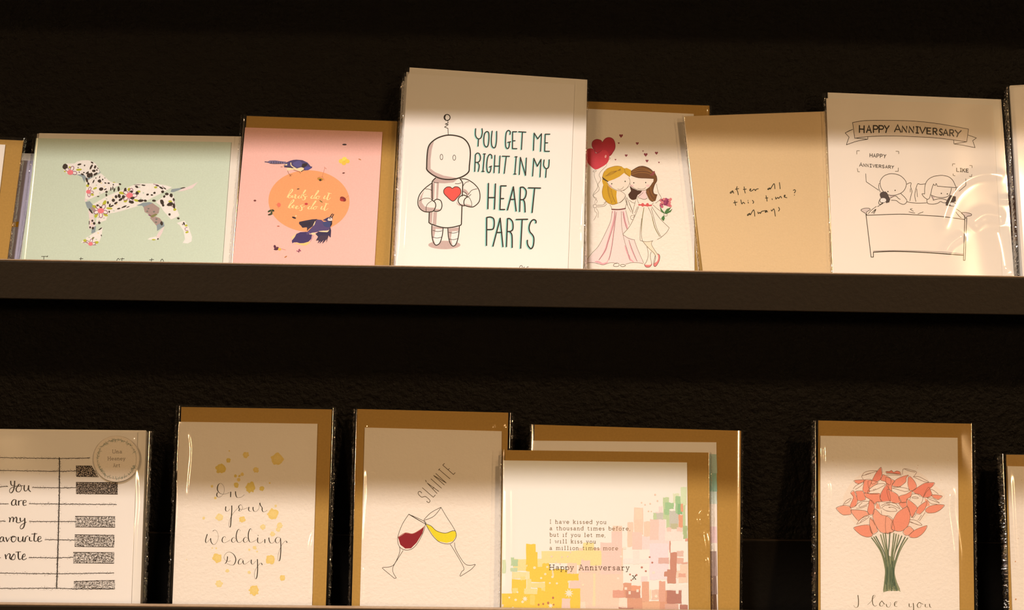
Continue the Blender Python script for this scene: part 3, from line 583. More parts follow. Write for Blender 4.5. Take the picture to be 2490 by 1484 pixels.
a.fill((236, 130, 116), C_('1250,1345 1300,1355 1380,1350 1395,1310 1400,1350 1350,1400 1280,1390'), 5, True); a.fill((236, 130, 116), C_('1520,1130 1560,1170 1550,1270 1490,1375 1440,1375 1440,1330 1500,1290 1530,1220'), 5, True)
a.lines(C_, INK, '1250,1345 1280,1395 1350,1400 1398,1350 1390,1290 | 1520,1130 1560,1170 1550,1270 1490,1375 1445,1380 1440,1300 1470,1170', .9, 6)
a.done()
a = Art(p, 'printed_bouquet', 0.0009, c, 'pink bouquet with green leaves held by the dark-haired bride')
for i in range(46):
    x, y = 1030 + random.uniform(-110, 110), 910 + random.uniform(-95, 85)
    a.fill(random.choice([(206, 100, 110), (170, 70, 100), (226, 130, 120), (140, 50, 80)]), B_(ell(x, y, 30, 28, 0, 8)), 2 + i % 3, True)
for pts in ('910,960 950,1040 1010,1110 990,1130 930,1070', '1010,1100 1060,1030 1150,1000 1100,1080 1020,1130', '1020,1130 1120,1070 1180,1030 1140,1100 1050,1140', '960,1200 1000,1170 1020,1230 1000,1280 980,1285 940,1240', '930,1040 1000,1100 990,1130'): a.fill((84, 130, 66), B_(pts), 6)
a.lines(B_, (50, 84, 40), '915,980 960,1060 1010,1125 | 1020,1125 1090,1050 1150,1005 | 1030,1135 1110,1090 1175,1035 | 985,1180 985,1280 | @1000,1140 1010,1180 1060,1180 1070,1140 1030,1130', .8, 7)
a.done()
p.sleeve([(1402, 244), (1727, 255), (1732, 660), (1396, 652)], 0.0024, seed=13, seams='r', ridges=[([(1655, 440), (1662, 520), (1664, 600)], 0.004, 0.0004), ([(1716, 262), (1722, 268)], 0.001, 0.0006)])

# --- after all this time
p = up('c', 'plain grey-kraft card with thin handwriting, leaning slightly left of the anniversary card', 0.0184, 0.17)
p.plate('envelope', [(1668, 288), (2012, 276), (2034, 665), (1712, 658)], 0, 0.0008, ink(226, 180, 118, key='back_kraft_'))
c = p.plate('card', [(1664, 283), (2009, 271), (2027, 665), (1709, 658)], 0.0012, 0.0008, GREYK)
W_ = Z(1760, 440, 12.45)
a = Art(p, 'printed_lettering', 0.0012, c, 'thin black handwriting reading after all this time? always')
a.lines(W_, (52, 46, 22), '''270,300 200,345 205,375 270,330 265,290 300,375 | 405,175 385,240 420,330 440,420 | 350,255 450,235 | 615,180 630,290 650,370 | 590,260 680,250 | 780,285 820,255 800,245 790,290 830,310 890,270 920,255 960,295 975,260 1045,238 |
1395,210 1330,245 1350,265 1400,225 1415,240 1520,85 1550,240 | 1685,50 1705,240 | 330,600 345,680 360,745 | 295,665 405,645 | 515,575 545,695 590,650 635,690 | 735,640 745,675 | 730,590 733,595 | 865,590 905,640 880,680 |
1280,450 1300,540 1310,615 | 1260,520 1335,515 | 1460,540 1468,570 | 1565,490 1580,550 1630,500 1660,530 1715,470 1750,520 | 1845,470 1860,435 1830,440 1835,490 1910,510 | 2105,285 2150,270 2170,310 2135,365 | 2135,430 2140,433 |
790,980 720,1020 725,1050 790,1005 810,1020 905,880 940,1070 | 1030,940 1045,990 1085,955 1110,985 1150,925 1290,900 1250,940 1280,950 1300,905 1325,945 | 1435,880 1455,910 1515,850 1545,960 1560,1070 | 1655,800 1690,860 1655,915''', 1.9, sm=True)
a.done()
p.sleeve([(1661, 281), (2013, 269), (2032, 665), (1701, 658)], 0.0026, seed=14, seams='lr', seamw=.0009, ridges=[([(1664, 284), (1672, 286)], 0.001, 0.0005)])

# --- happy anniversary couple in bed
p = up('c', 'white card drawn with a couple in bed on their phones under a ribbon banner', 0.0157, 0.31)
p.plate('envelope', [(2013, 225), (2434, 242), (2466, 671), (2031, 665)], 0, 0.0012, ENVW)
c = p.plate('card', [(2009, 239), (2414, 256), (2437, 671), (2026, 665)], 0.0009, 0.0008, ink(252, 228, 196, amt=0.02, key='warm_white_'))
A_ = Z(2040, 280, 6.917); B_ = Z(2080, 410, 7.781); O_ = Z(1990, 200, 3.028)
a = Art(p, 'printed_banner', 0.0009, c, 'ribbon banner lettered HAPPY ANNIVERSARY')
a.fill((240, 212, 178), A_('230,125 420,95 720,88 1250,100 1700,145 2180,235 2155,450 1700,390 850,350 500,362 265,390'), 1)
a.lines(A_, INK, '230,125 420,95 720,88 1250,100 1700,150 2180,235 | /230,125 265,390 | 265,390 500,362 850,350 1250,362 1700,390 2145,450 | /2180,235 2150,450 | /232,240 105,300 | 232,240 170,265 105,300 | /105,300 170,370 125,500 | 125,500 300,440 485,405 | /485,405 485,370 | /485,405 270,388 | /2170,335 2312,385 2250,430 2290,548 | 2290,548 2100,510 1935,485 | /1935,485 1930,420 | /1935,485 2145,450', 1.3)
def caps(a, z, text, quads, w, lvl=5):
    G = {'H': '/0,0 0,1|/1,0 1,1|/0,.5 1,.5', 'A': '/0,1 .5,0 1,1|/.2,.65 .8,.65', 'P': '/0,0 0,1|0,.02 .7,.02 .95,.25 .7,.5 0,.52', 'Y': '/0,0 .5,.5 1,0|/.5,.5 .3,1', 'N': '/0,1 0,0 1,1 1,0', 'I': '/.5,0 .5,1|/.1,0 .9,0|/.1,1 .9,1', 'V': '/0,0 .45,1 1,0',
         'E': '/.9,0 0,0 0,1 .95,1|/0,.5 .75,.5', 'R': '/0,0 0,1|0,.02 .7,.02 .95,.25 .7,.5 0,.52|/.4,.5 1,1', 'S': '.9,.1 .5,-.02 .1,.2 .3,.45 .8,.6 .9,.85 .5,1.02 .05,.85', 'L': '/0,0 0,1 .9,1', 'K': '/0,0 0,1|/.9,0 0,.55|/.3,.4 1,1', 'T': '/0,0 1,0|/.5,0 .5,1'}
    for ch, (x0, y0, x1, y1, sh) in zip(text, quads):
        for st in G[ch].split('|'):
            sm = st[0] != '/'; pts = P(st.lstrip('/'))
            a.line(INK, z([(x0 + u * (x1 - x0) + (0.5 - v) * sh, y0 + v * (y1 - y0) + u * (x1 - x0) * .07) for u, v in pts]), w, lvl, sm=sm)
xs = [345, 465, 580, 675, 765]; q = [(x, 175, x + 78, 292, 0) for x in xs]
q += [(935, 160, 1040, 280, 0), (1062, 185, 1140, 285, 0), (1180, 190, 1255, 292, 0), (1292, 195, 1342, 300, 0), (1360, 200, 1455, 303, 0), (1482, 215, 1550, 315, 0), (1585, 220, 1650, 325, 0), (1690, 232, 1740, 333, 0), (1755, 238, 1835, 338, 0), (1865, 245, 1930, 350, 0), (1955, 255, 2055, 362, 0)]
caps(a, A_, 'HAPPYANNIVERSARY', q, 3.0)
a.done()
a = Art(p, 'printed_couple', 0.0009, c, 'line-drawn couple in bed holding dark phones')
caps(a, A_, 'HAPPY', [(520 + i * 58, 645 + i * 4, 560 + i * 58, 705 + i * 4, 0) for i in range(5)], 1.5)
caps(a, A_, 'ANNIVERSARY', [(345, 800, 395, 862, 0)] + [(410 + i * 53, 818 + i * 3.6, 446 + i * 53, 866 + i * 3.6, 0) for i in range(10)], 1.4)
caps(a, A_, 'LIKE', [(1980, 890, 2020, 948, 0), (2035, 895, 2065, 950, 0), (2080, 900, 2120, 958, 0), (2140, 905, 2178, 960, 0)], 1.7)
a.lines(A_, PEN, '/300,660 300,600 350,600 | /955,608 1005,610 1005,655 | /310,895 315,950 350,955 | /1000,885 998,945 945,945 | /1910,858 1912,820 1955,820 | /2195,848 2238,850 2238,890 | /1920,985 1920,1015 1955,1020 | /2235,995 2232,1035 2190,1030', 1.2)
a.fill((84, 70, 62), B_('465,470 500,440 570,435 600,460 660,580 640,640 580,655 560,560 480,560 460,500'), 4); a.fill(WH, B_(ell(525, 600, 58, 42)), 5)
a.fill((84, 70, 62), B_('1790,500 1900,530 1900,620 1850,640 1790,680 1880,720 1710,700 1710,640'), 4); a.fill(WH, B_(ell(1840, 675, 55, 32, 10)), 5)
a.fill((220, 190, 170), B_('650,510 740,515 690,545 660,560')); a.fill((220, 190, 170), B_('1430,505 1500,545 1480,600'))
a.lines(B_, INK, '@700,97 840,130 940,220 965,300 930,400 860,465 740,505 630,500 540,445 480,350 470,240 530,150 610,110 | 965,300 1030,270 1055,280 1045,340 1070,430 1050,520 1030,610 | 1145,625 1125,520 1140,400 1180,290 1230,300 1325,290 | 1310,480 1315,350 1340,260 1400,190 1500,145 1640,130 1760,155 1840,220 1890,320 1900,350 | 1480,290 1450,370 1430,460 1400,560 1360,580 1300,540 1260,480 1310,480 | /1550,335 1900,362 1930,350 | 1820,370 1800,450 1770,510 1700,545 1600,550 1500,530 1430,500 | 1910,370 1880,470', 1.3)
a.lines(B_, INK, '860,475 930,540 975,610 950,660 900,678 830,650 770,605 680,600 | 660,560 740,520 780,530 820,570 850,580 | 970,630 1150,655 1350,650 | 1355,580 1355,630 1380,665 1470,675 1560,655 1610,625 1660,645 1710,650 | 1470,600 1560,575 1660,575 1730,600 | 1440,520 1475,590 | 525,655 470,690 420,720 | @525,555 465,590 480,640 550,640 585,600 | 470,570 440,640 460,680 520,650 | @1840,645 1790,675 1830,705 1890,695 1895,660', 1.3)
a.lines(B_, INK, '/195,95 205,250 440,410 | 440,300 445,380 475,450 | 460,285 440,290 | /2090,190 2090,320 1960,430 | /1475,300 1510,325 1530,280 1550,335 | 240,860 300,790 400,715 | 300,845 380,770 | 330,850 390,770 350,860 | 1900,760 2000,830 2060,900 2070,960 | 1900,820 1960,900 2010,935 | 1920,850 1990,930 | 1080,760 1040,770 1100,810 | 1010,820 1130,845 | 1180,860 1285,820 | 1040,380 1040,450 | 1160,380 1175,540', 1.2)
for x, y in ((615, 435), (752, 413), (1627, 470), (1740, 480)): a.fill(INK, B_(ell(x, y, 12, 11)), 5)
for pts in ('105,790 160,755 250,750 280,775 240,805 210,830 215,885 190,850', '2005,840 2080,830 2190,860 2190,890 2120,905 2100,925 2080,940 2060,890'): a.fill((226, 200, 178), B_(pts), 2); a.line(INK, B_(pts), 1.2, 4, closed=True)
a.lines(B_, INK, '215,885 600,870 900,865 1200,880 1650,910 2070,965', 1.6)
a.lines(O_, INK, '/350,970 388,1288 405,1288 405,1252 | /1078,1005 1068,1312 1080,1312 1092,1000', 1.7); a.lines(O_, INK, '405,1252 560,1246 800,1255 1070,1275', 2.2); a.lines(O_, (170, 146, 130), '405,1244 600,1240 900,1250 1068,1266', 1.5, 2)
a.done()
gl = [([(2288, 560), (2296, 520), (2318, 470), (2352, 438), (2395, 424), (2445, 428)], 0.0075, 0.0009), ([(2296, 618), (2312, 592), (2345, 570)], 0.006, 0.0008), ([(2358, 548), (2395, 522), (2445, 532)], 0.0095, 0.0012), ([(2418, 555), (2430, 600), (2442, 668)], 0.015, 0.0018), ([(2424, 484), (2440, 486), (2458, 485)], 0.005, 0.0008)]
p.sleeve([(2005, 226), (2440, 241), (2472, 672), (2023, 665)], 0.0026, seed=15, seams='lr', nx=150, nz=150, seamw=.0012, ridges=gl)

# --- dark card seen in the gap, and the card cut by the right edge
p = up('c', 'purple and dark red card glimpsed in the gap left of the last white card', 0.0300, 0.42)
c = p.plate('card', [(2425, 344), (2580, 348), (2600, 675), (2440, 671)], 0, 0.0010, ink(150, 128, 124, key='dusky_purple_'))
a = Art(p, 'printed_panel', 0, c, 'dark red printed lower half'); a.fill((112, 44, 26), [(2430, 474), (2570, 478), (2580, 590), (2436, 586)]); a.fill((120, 110, 100), [(2436, 586), (2580, 590), (2590, 668), (2440, 664)]); a.done()
for k in (2, 1):
    p = up('c', 'white card edge in a dark sleeve behind the last card, %s' % ['', 'nearer one', 'farther one'][k], 0.0110 + .0028 * k, 0.44)
    p.plate('envelope', [(2453 + 1.5 * k, 212 - 2 * k), (2700, 200 - 2 * k), (2720, 676), (2484 - 2 * k, 672)], 0, 0.0012, ENVW)
    p.sleeve([(2448 + 1.0 * k, 212 - 2 * k), (2704, 200 - 2 * k), (2724, 676), (2475 - 3.0 * k, 672)], 0.0012, seed=40 + k, seams='l', nx=10, nz=40, seamw=.0010, depth=.003)
p = up('c', 'blank white card cut off by the right edge of the upper ledge', 0.0110, 0.44)
p.plate('card', [(2455, 213), (2700, 200), (2720, 676), (2487, 672)], 0.0004, 0.0016, PAPER)
p.sleeve([(2448, 213), (2704, 199), (2724, 676), (2478, 672)], 0.0016, seed=17, seams='l', nx=30, nz=60)
# ================================================================== LOWER SHELF
LOG = 'greeting cards on the lower ledge'
def low(label, d, xc, lean=LO): return Pack('greeting_card', label, LOG, d, lean, BL, xc)

# --- piano card (pack of four)
for k in (3, 2, 1):
    p = low('plain white card behind the piano card, %s' % ['', 'nearest to it', 'second behind it', 'rearmost, its seam furthest right'][k], 0.0380 + .0030 * k, -0.36)
    p.plate('envelope', [(-160, 1043 + k), (356 + 1.2 * k, 1047 + 2 * k), (341 + 1.5 * k, 1470), (-170, 1465)], 0, 0.0014, ENVW)
    p.sleeve([(-165, 1043 + k), (362 + 2.2 * k, 1048 + 2 * k), (343 + 3.0 * k, 1470), (-175, 1465)], 0.0008, seed=60 + k, seams='r', nx=10, nz=40, seamw=.0012, depth=.003)
p = low('white card lettered You are my favourite note over sideways piano keys', 0.0380, -0.36)
p.plate('envelope', [(-160, 1042), (355, 1047), (341, 1470), (-170, 1465)], 0, 0.0012, ENVW)
c = p.plate('card', [(-160, 1048), (334, 1052), (319, 1470), (-170, 1465)], 0.0009, 0.0008, PAPER)
K_ = Z(0, 1020, 3.1975); KT = Z(0, 1160, 6.743); KS = Z(170, 1050, 8.244)
DK = (40, 32, 28)
a = Art(p, 'printed_piano_keys', 0.0009, c, 'black stippled lines and leaf-patterned piano keys')
rnd = random.Random(5)
def fuzzy(pts, w, dens=1.0):
    for i in range(len(pts) - 1):
        (x1, y1), (x2, y2) = pts[i], pts[i + 1]; L = math.hypot(x2 - x1, y2 - y1); n = max(2, int(L / 2.2))
        q = [(x1 + (x2 - x1) * t / n + rnd.uniform(-.35, .35), y1 + (y2 - y1) * t / n + rnd.uniform(-.5, .5)) for t in range(n + 1)]
        a.line(DK, q, w, 2, sm=False)
        for _ in range(int(L * dens)):
            t = rnd.random(); s_ = rnd.gauss(0, 2.0); nx, ny = -(y2 - y1) / L, (x2 - x1) / L
            x, y = x1 + (x2 - x1) * t + nx * s_, y1 + (y2 - y1) * t + ny * s_; r = rnd.uniform(.25, .6); an = rnd.uniform(0, 3.1)
            a.fill(DK, [(x + r * 1.6 * math.cos(an), y + r * 1.6 * math.sin(an)), (x - r * math.sin(an), y + r * math.cos(an)), (x - r * 1.6 * math.cos(an), y - r * 1.6 * math.sin(an)), (x + r * math.sin(an), y - r * math.cos(an))], 3)
for st in ('-30,298 470,305 700,301', '-30,398 470,405 595,402', '-30,527 60,522', '250,530 470,534 590,532', '-30,658 65,658', '225,656 470,660 905,663', '-30,792 42,792', '228,795 450,796 585,795', '350,936 450,938 585,940', '225,1076 440,1078 570,1074', '-30,1078 5,1078', '-30,1196 440,1202 885,1196', '-30,1316 440,1314 580,1320 885,1320'):
    fuzzy(K_(st), 1.5)
fuzzy(K_('462,300 462,530 456,800 448,1080 440,1315'), 2.4, 2.2)
def key(quad, dark):
    q = K_(quad); (ax, ay), (bx, by), (cx_, cy_), (dx, dy) = q
    if dark: a.fill(DK, q, 2)
    base = (236, 206, 172)
    def pt(u, v): return (ax + (bx - ax) * u + ((dx - ax) * (1 - u) + (cx_ - bx) * u) * v, ay + (by - ay) * u + ((dy - ay) * (1 - u) + (cy_ - by) * u) * v)
    W_, H_ = abs(bx - ax), abs(dy - ay)
    sp_ = 3.4 if dark else 4.1; nc, nr = int(W_ / sp_), max(3, int(H_ / sp_))
    for i in range(nc * nr):
        u, v = ((i % nc) + rnd.uniform(.2, .8)) / nc, ((i // nc) + rnd.uniform(.2, .8)) / nr; x, y = pt(u, v); an = rnd.uniform(0, 6.3); l = rnd.uniform(2.6, 5.0); w = l * rnd.uniform(.28, .42)
        leaf = []
        for t in range(10):
            th = 2 * math.pi * t / 10; lx, ly = l * math.cos(th), w * math.sin(th) * (1 - .5 * abs(math.cos(th)))
            X, Y = x + lx * math.cos(an) - ly * math.sin(an), y + lx * math.sin(an) + ly * math.cos(an)
            X = max(min(ax, dx), min(max(bx, cx_) - 0, X)); Y = max(min(ay, by) , min(max(dy, cy_), Y)); leaf.append((X, Y))
        if dark: a.fill(base, leaf, 3 + i % 5)
        a.line(DK, leaf, .6 if not dark else .7, 9 if dark else 4, closed=True, sm=False)
        if not dark and rnd.random() < .22: a.fill(DK, ell(x, y, 1.2, 1.0, 0, 6), 5)
    a.line(DK, q, 1.0, 9, closed=True, sm=False)
key('592,362 710,362 765,448 595,445', True); key('592,490 915,492 912,583 592,578', True)
key('585,755 895,757 890,840 588,838', False); key('582,898 890,902 885,993 582,990', False); key('570,1035 888,1036 885,1120 572,1118', False); key('575,1262 893,1252 890,1320 575,1320', False)
a.done()
a = Art(p, 'printed_lettering', 0.0009, c, 'black brush lettering: You are my favourite note')
a.lines(KT, DK, '''175,65 180,120 205,145 240,130 | 240,65 235,160 215,230 180,265 155,235 175,190 240,160 290,150 | 300,150 265,190 275,240 320,245 350,200 345,150 315,120 300,150 380,145 | 400,135 395,200 415,235 450,210 470,140 | 470,140 470,210 505,245 |
265,380 225,375 190,420 200,465 240,460 260,400 | 262,380 258,440 275,470 | 305,390 305,470 | 305,420 335,390 370,390 | 375,430 425,415 425,390 390,390 378,430 390,470 435,460 |
145,665 165,690 155,745 | 160,710 195,660 220,680 215,740 | 215,710 260,660 275,690 270,740 300,755 340,740 | 330,670 335,720 360,730 400,700 | 405,675 405,760 385,830 350,855 330,835 350,790 435,740 |
60,990 25,985 -5,1030 5,1065 40,1050 58,990 55,1040 80,1065 | 95,990 120,1065 | 120,1065 155,1000 | 165,990 240,985 230,975 200,980 185,1030 210,1070 250,1050 265,1000 240,975 | 300,985 300,1045 330,1065 360,1040 375,980 375,1050 395,1065 | 420,990 405,1068 | 410,1020 440,975 465,975 | 485,985 485,1040 510,1055 530,1045 | 570,920 560,1000 560,1045 580,1060 610,1045 | 515,940 610,932 | 620,1030 670,1010 665,980 635,985 620,1030 640,1065 690,1045 |
85,1270 100,1350 | 100,1310 140,1260 165,1275 160,1330 185,1360 | 215,1290 185,1330 200,1360 240,1350 250,1300 230,1265 210,1290 | 300,1225 300,1320 320,1358 350,1340 | 255,1235 345,1230 | 365,1320 410,1300 405,1265 375,1285 365,1340 390,1362 440,1335''', 2.4, pen=(1.5, 3.2))
a.done()
st = Art(p, 'round_sticker', 0.0021, p.e, 'round translucent sticker with a leafy wreath ring and small lettering')
a = st
a.fill((240, 216, 184), ell(283, 1116, 56, 56, 0, 48), 0)
for _ in range(230):
    t = rnd.uniform(0.45, 5.55) if rnd.random() < .86 else rnd.uniform(5.55, 6.1)
    t = math.pi * 2 - t + .15
    x, y = 284 + 46.5 * math.cos(t) + rnd.gauss(0, 1.6), 1117 + 46.5 * math.sin(t) + rnd.gauss(0, 1.6); an = t + rnd.uniform(-.9, .9); l = rnd.uniform(1.4, 3.4)
    a.line(rnd.choice([(150, 154, 128), (128, 134, 110), (168, 166, 140)]), [(x - l * math.cos(an), y - l * math.sin(an)), (x + l * math.cos(an), y + l * math.sin(an))], .7, 2, sm=False)
a.line((120, 112, 92), ell(284, 1117, 47.5, 47.5, 0, 60), .6, 2, closed=True, sm=False)
a.line((214, 190, 160), ell(283, 1116, 55.8, 55.8, 0, 60), .7, 2, closed=True, sm=False)
# slab / roman stroke letters, x 0..1, baseline 0, x-height 1
SL = {'a': '.1,.85 .45,1 .75,.85 .75,.15 1,0|.75,.55 .35,.55 .05,.3 .3,0 .75,.2', 'b': '/0,1.55 .15,1.55 .15,0|.15,.75 .5,1 .95,.75 .95,.25 .5,0 .15,.25', 'd': '/.6,1.55 .85,1.55 .85,0 1,0|.85,.75 .5,1 .05,.75 .05,.25 .5,0 .85,.25',
      'e': '.08,.52 .92,.52 .85,.85 .5,1 .1,.75 .08,.3 .45,0 .9,.15', 'f': '1,1.45 .65,1.55 .4,1.3 .4,.6 .4,0|/.1,1 .85,1|/.1,0 .75,0', 'h': '/0,1.55 .15,1.55 .15,0|/0,0 .35,0|.15,.75 .5,1 .8,.8 .8,.4 .8,0|/.62,0 1,0', 'i': '/.15,1 .5,1 .5,0|/.1,0 .9,0|/.45,1.38 .52,1.42',
      'k': '/0,1.55 .15,1.55 .15,0|/0,0 .35,0|/.85,1 .15,.4|/.4,.62 .9,0|/.65,0 1,0|/.6,1 1,1', 'l': '/.15,1.55 .5,1.55 .5,0|/.1,0 .9,0', 'm': '/0,1 .12,1 .12,0|/0,0 .25,0|.12,.8 .35,1 .52,.8 .52,.4 .52,0|/.4,0 .64,0|.52,.8 .75,1 .9,.8 .9,.4 .9,0|/.8,0 1,0',
      'n': '/0,1 .15,1 .15,0|/0,0 .35,0|.15,.75 .5,1 .8,.8 .8,.4 .8,0|/.62,0 1,0', 'o': '.5,1 .1,.8 .05,.5 .1,.2 .5,0 .9,.2 .95,.5 .9,.8 .5,1', 'p': '/0,1 .15,1 .15,-.5|/0,-.5 .4,-.5|.15,.75 .5,1 .95,.75 .95,.25 .5,0 .15,.25', 'r': '/0,1 .25,1 .25,0|/.05,0 .6,0|.25,.65 .55,1 .95,.88',
      's': '.85,.8 .5,1 .15,.8 .3,.55 .75,.42 .88,.2 .5,0 .1,.2', 't': '.4,1.4 .4,.8 .4,.2 .6,0 .95,.15|/.05,1 .9,1', 'u': '/0,1 .15,1 .15,.6|.15,.6 .15,.25 .45,0 .8,.25|/.65,1 .8,1 .8,0 1,0', 'v': '/.1,1 .5,0 .9,1|/0,1 .3,1|/.7,1 1,1', 'w': '/.05,1 .28,0 .5,.9 .72,0 .95,1|/0,1 .2,1|/.8,1 1,1',
      'x': '/.1,1 .9,0|/.9,1 .1,0|/0,1 .3,1|/.7,1 1,1|/0,0 .3,0|/.7,0 1,0', 'y': '/.1,1 .5,.05|.9,1 .5,.05 .35,-.4 .05,-.45|/0,1 .3,1|/.7,1 1,1', 'I': '/.5,1.5 .5,0|/.2,1.5 .8,1.5|/.2,0 .8,0', 'H': '/.15,1.5 .15,0|/.85,1.5 .85,0|/.15,.75 .85,.75|/0,1.5 .32,1.5|/.68,1.5 1,1.5|/0,0 .32,0|/.68,0 1,0',
      'A': '/.1,0 .5,1.5 .9,0|/.25,.5 .75,.5|/0,0 .28,0|/.72,0 1,0|/.3,1.5 .5,1.5', 'U': '/.12,1.5 .12,.5|.12,.5 .18,.1 .5,0 .82,.1 .88,.5|/.88,.5 .88,1.5|/0,1.5 .28,1.5|/.74,1.5 1,1.5', ',': '/.3,.12 .12,-.35'}
ADV = {'i': .78, 'l': .78, 't': .82, 'f': .82, 's': .86, 'r': .92, 'm': 1.5, 'w': 1.35, 'I': .72, 'H': 1.4, 'A': 1.35, 'U': 1.3, ' ': .80, ',': .5, 'b': 1.05, 'h': 1.05, 'd': 1.05}
def typed(a, text, x0, y0, x1, y1, xh, w, col, gap=.33):
    tot = sum(ADV.get(ch, 1) for ch in text) - gap * .8; sc = (x1 - x0) / tot; x = 0
    for ch in text:
        ad = ADV.get(ch, 1)
        if ch != ' ':
            gw = (ad - gap) * sc
            for stt in SL[ch].split('|'):
                sm = stt[0] != '/'
                a.line(col, [(x0 + x * sc + u * gw, y0 + (y1 - y0) * (x / tot) - v * xh) for u, v in P(stt.lstrip('/'))], w, 4, sm=sm)
        x += ad
TXC = (120, 104, 84)
typed(a, 'Una', 273, 1102.5, 297, 1102.5, 5.4, .9, TXC, .2); typed(a, 'Heaney', 261.5, 1119.5, 305, 1119.5, 5.4, .9, TXC, .2); typed(a, 'Art', 275, 1136, 292, 1136, 5.4, .9, TXC, .2)
a.done()
p.sleeve([(-165, 1042), (366, 1049), (350, 1470), (-175, 1465)], 0.0018, seed=31, seams='r', nx=110, nz=110, seamw=.0016, ridges=[([(338, 1130), (342, 1220), (336, 1300), (333, 1380), (330, 1460)], .0036, .0008), ([(331, 1062), (333, 1070)], .0012, .0006), ([(343, 1066), (350, 1068)], .0014, .0007)])

# --- wedding card
p = low('cream card lettered On your Wedding Day over gold ink blots, kraft envelope', 0.0425, -0.21)
p.plate('envelope', [(441, 990), (807, 996), (792, 1475), (425, 1470)], 0, 0.0010, KRAFT)
c = p.plate('card', [(436, 1026), (772, 1031), (758.6, 1475), (419, 1470)], 0.0009, 0.0008, CREAM)
V1 = Z(490, 1160, 11.318); V2 = Z(490, 1280, 10.6); VO = Z(400, 970, 2.886)
a = Art(p, 'printed_ink_blots', 0.0009, c, 'pale gold ink blots')
for x, y, r, s in ((395,490,34,0),(790,425,42,1),(603,622,36,0),(448,432,16,0),(572,395,20,1),(642,500,20,1),(455,366,5,1),(498,542,10,0),(525,543,8,0),(545,530,12,1),(520,568,12,1),(504,607,18,0),(683,630,17,0),(738,592,6,1),(333,615,9,1),(357,697,9,1),(385,833,25,2),(545,848,21,1),(760,810,38,1),(780,752,9,2),(275,838,10,2),(690,900,18,2),(808,890,20,2),(797,918,16,2),(758,950,17,2),(633,1046,13,2),(595,1060,8,2),(650,1073,6,2),(370,1118,31,1),(742,1128,32,1),(440,1208,13,2),(594,1219,11,2),(828,1257,19,1),(383,1300,24,2),(628,1345,34,1),(335,1048,5,2),(363,1050,6,2),(155,1130,3,2)):
    n = 18; q = []
    for i in range(n):
        t = 2 * math.pi * i / n; rr = r * (1 + rnd.uniform(-.16, .18)); q.append((x + rr * math.cos(t), y + rr * math.sin(t)))
    a.fill([(236, 196, 92), (247, 206, 112), (250, 216, 138)][s], VO(q), 1, True)
    if r > 15: a.fill([(240, 200, 98), (249, 210, 122), (251, 220, 148)][s], VO(ell(x + 3, y - 2, r * .6, r * .55)), 2, True)
a.done()
a = Art(p, 'printed_lettering', 0.0009, c, 'fine pointed-pen calligraphy: On your Wedding Day')
a.lines(V1, INK, '''445,430 420,480 430,540 480,560 550,530 610,450 628,350 600,240 530,180 470,210 440,280 440,360 480,430 560,475 660,470 770,430 | 805,410 800,560 | 935,400 940,480 970,560 1030,575 1110,550 1180,490 |
670,815 660,900 680,945 730,945 780,880 | 832,790 832,950 815,1150 800,1340 775,1390 750,1330 790,1150 890,980 1000,860 | 1080,765 1030,800 1025,850 1060,890 1110,895 1130,850 1110,790 1080,765 | 1050,880 1030,930 1060,945 1110,905 | 1110,895 1180,885 1270,850 | 1305,830 1295,900 1320,945 1370,945 | 1420,830 1420,900 1450,950 1520,945 1580,860 1600,720 1620,780 1670,850 | 1670,850 1670,920 1700,965 1750,955 1810,920''', 1.3, pen=(0.55, 2.3))
a.lines(V2, INK, '''150,205 110,330 105,400 130,430 190,370 235,320 | 235,310 245,400 290,465 340,470 400,400 432,280 410,160 350,100 290,130 | 620,310 610,270 560,285 530,350 545,410 600,425 680,390 745,345 | 880,330 840,290 790,320 775,380 810,420 860,400 890,350 | 1000,130 970,75 920,130 895,250 905,350 940,415 1000,415 1060,360 | 1200,320 1150,285 1100,310 1080,370 1110,420 1170,400 1205,350 | 1300,110 1270,60 1225,120 1205,230 1215,340 1250,410 1320,405 1430,345 | 1450,295 1445,390 1470,432 1530,430 1600,370 | 1632,335 1632,435 | 1735,295 1745,370 1780,435 1840,435 1890,380 | 2030,300 1960,285 1910,330 1905,390 1940,435 1990,420 2030,350 | 2035,310 2045,500 2040,700 2020,860 1990,900 1970,830 1985,700 2060,500 2150,390 2190,390 2200,430 |
670,780 665,850 640,930 605,970 | 750,895 690,905 620,880 580,820 600,740 660,680 740,670 830,730 880,830 870,930 820,1000 740,1000 650,960 | 1070,870 1010,840 960,890 950,960 980,985 1030,960 1070,890 | 1070,880 1075,950 1110,985 1170,950 1250,890 | 1285,865 1280,940 1310,985 1350,960 1400,900 | 1440,850 1445,1000 1445,1150 1430,1290 1400,1360 1365,1310 1370,1180 1440,1040 1530,950 1565,1000''', 1.3, pen=(0.55, 2.2))
a.lines(V2, INK, '1455,235 1465,242', 1.4)
a.done()
p.sleeve([(431, 985), (814, 990), (799, 1475), (410, 1470)], 0.0024, seed=32, seams='lr', nx=110, nz=130, seamw=.0018,
         ridges=[([(462, 1050), (468, 1090), (464, 1150), (458, 1210)], .002, .0007), ([(770, 1282), (758, 1330), (766, 1385), (764, 1430), (760, 1470)], .0040, .0009), ([(430, 1150), (434, 1230), (428, 1310)], .0036, .0007), ([(772, 1012), (788, 1000)], .0014, .0008), ([(438, 1025), (446, 1032)], .0014, .0006)])

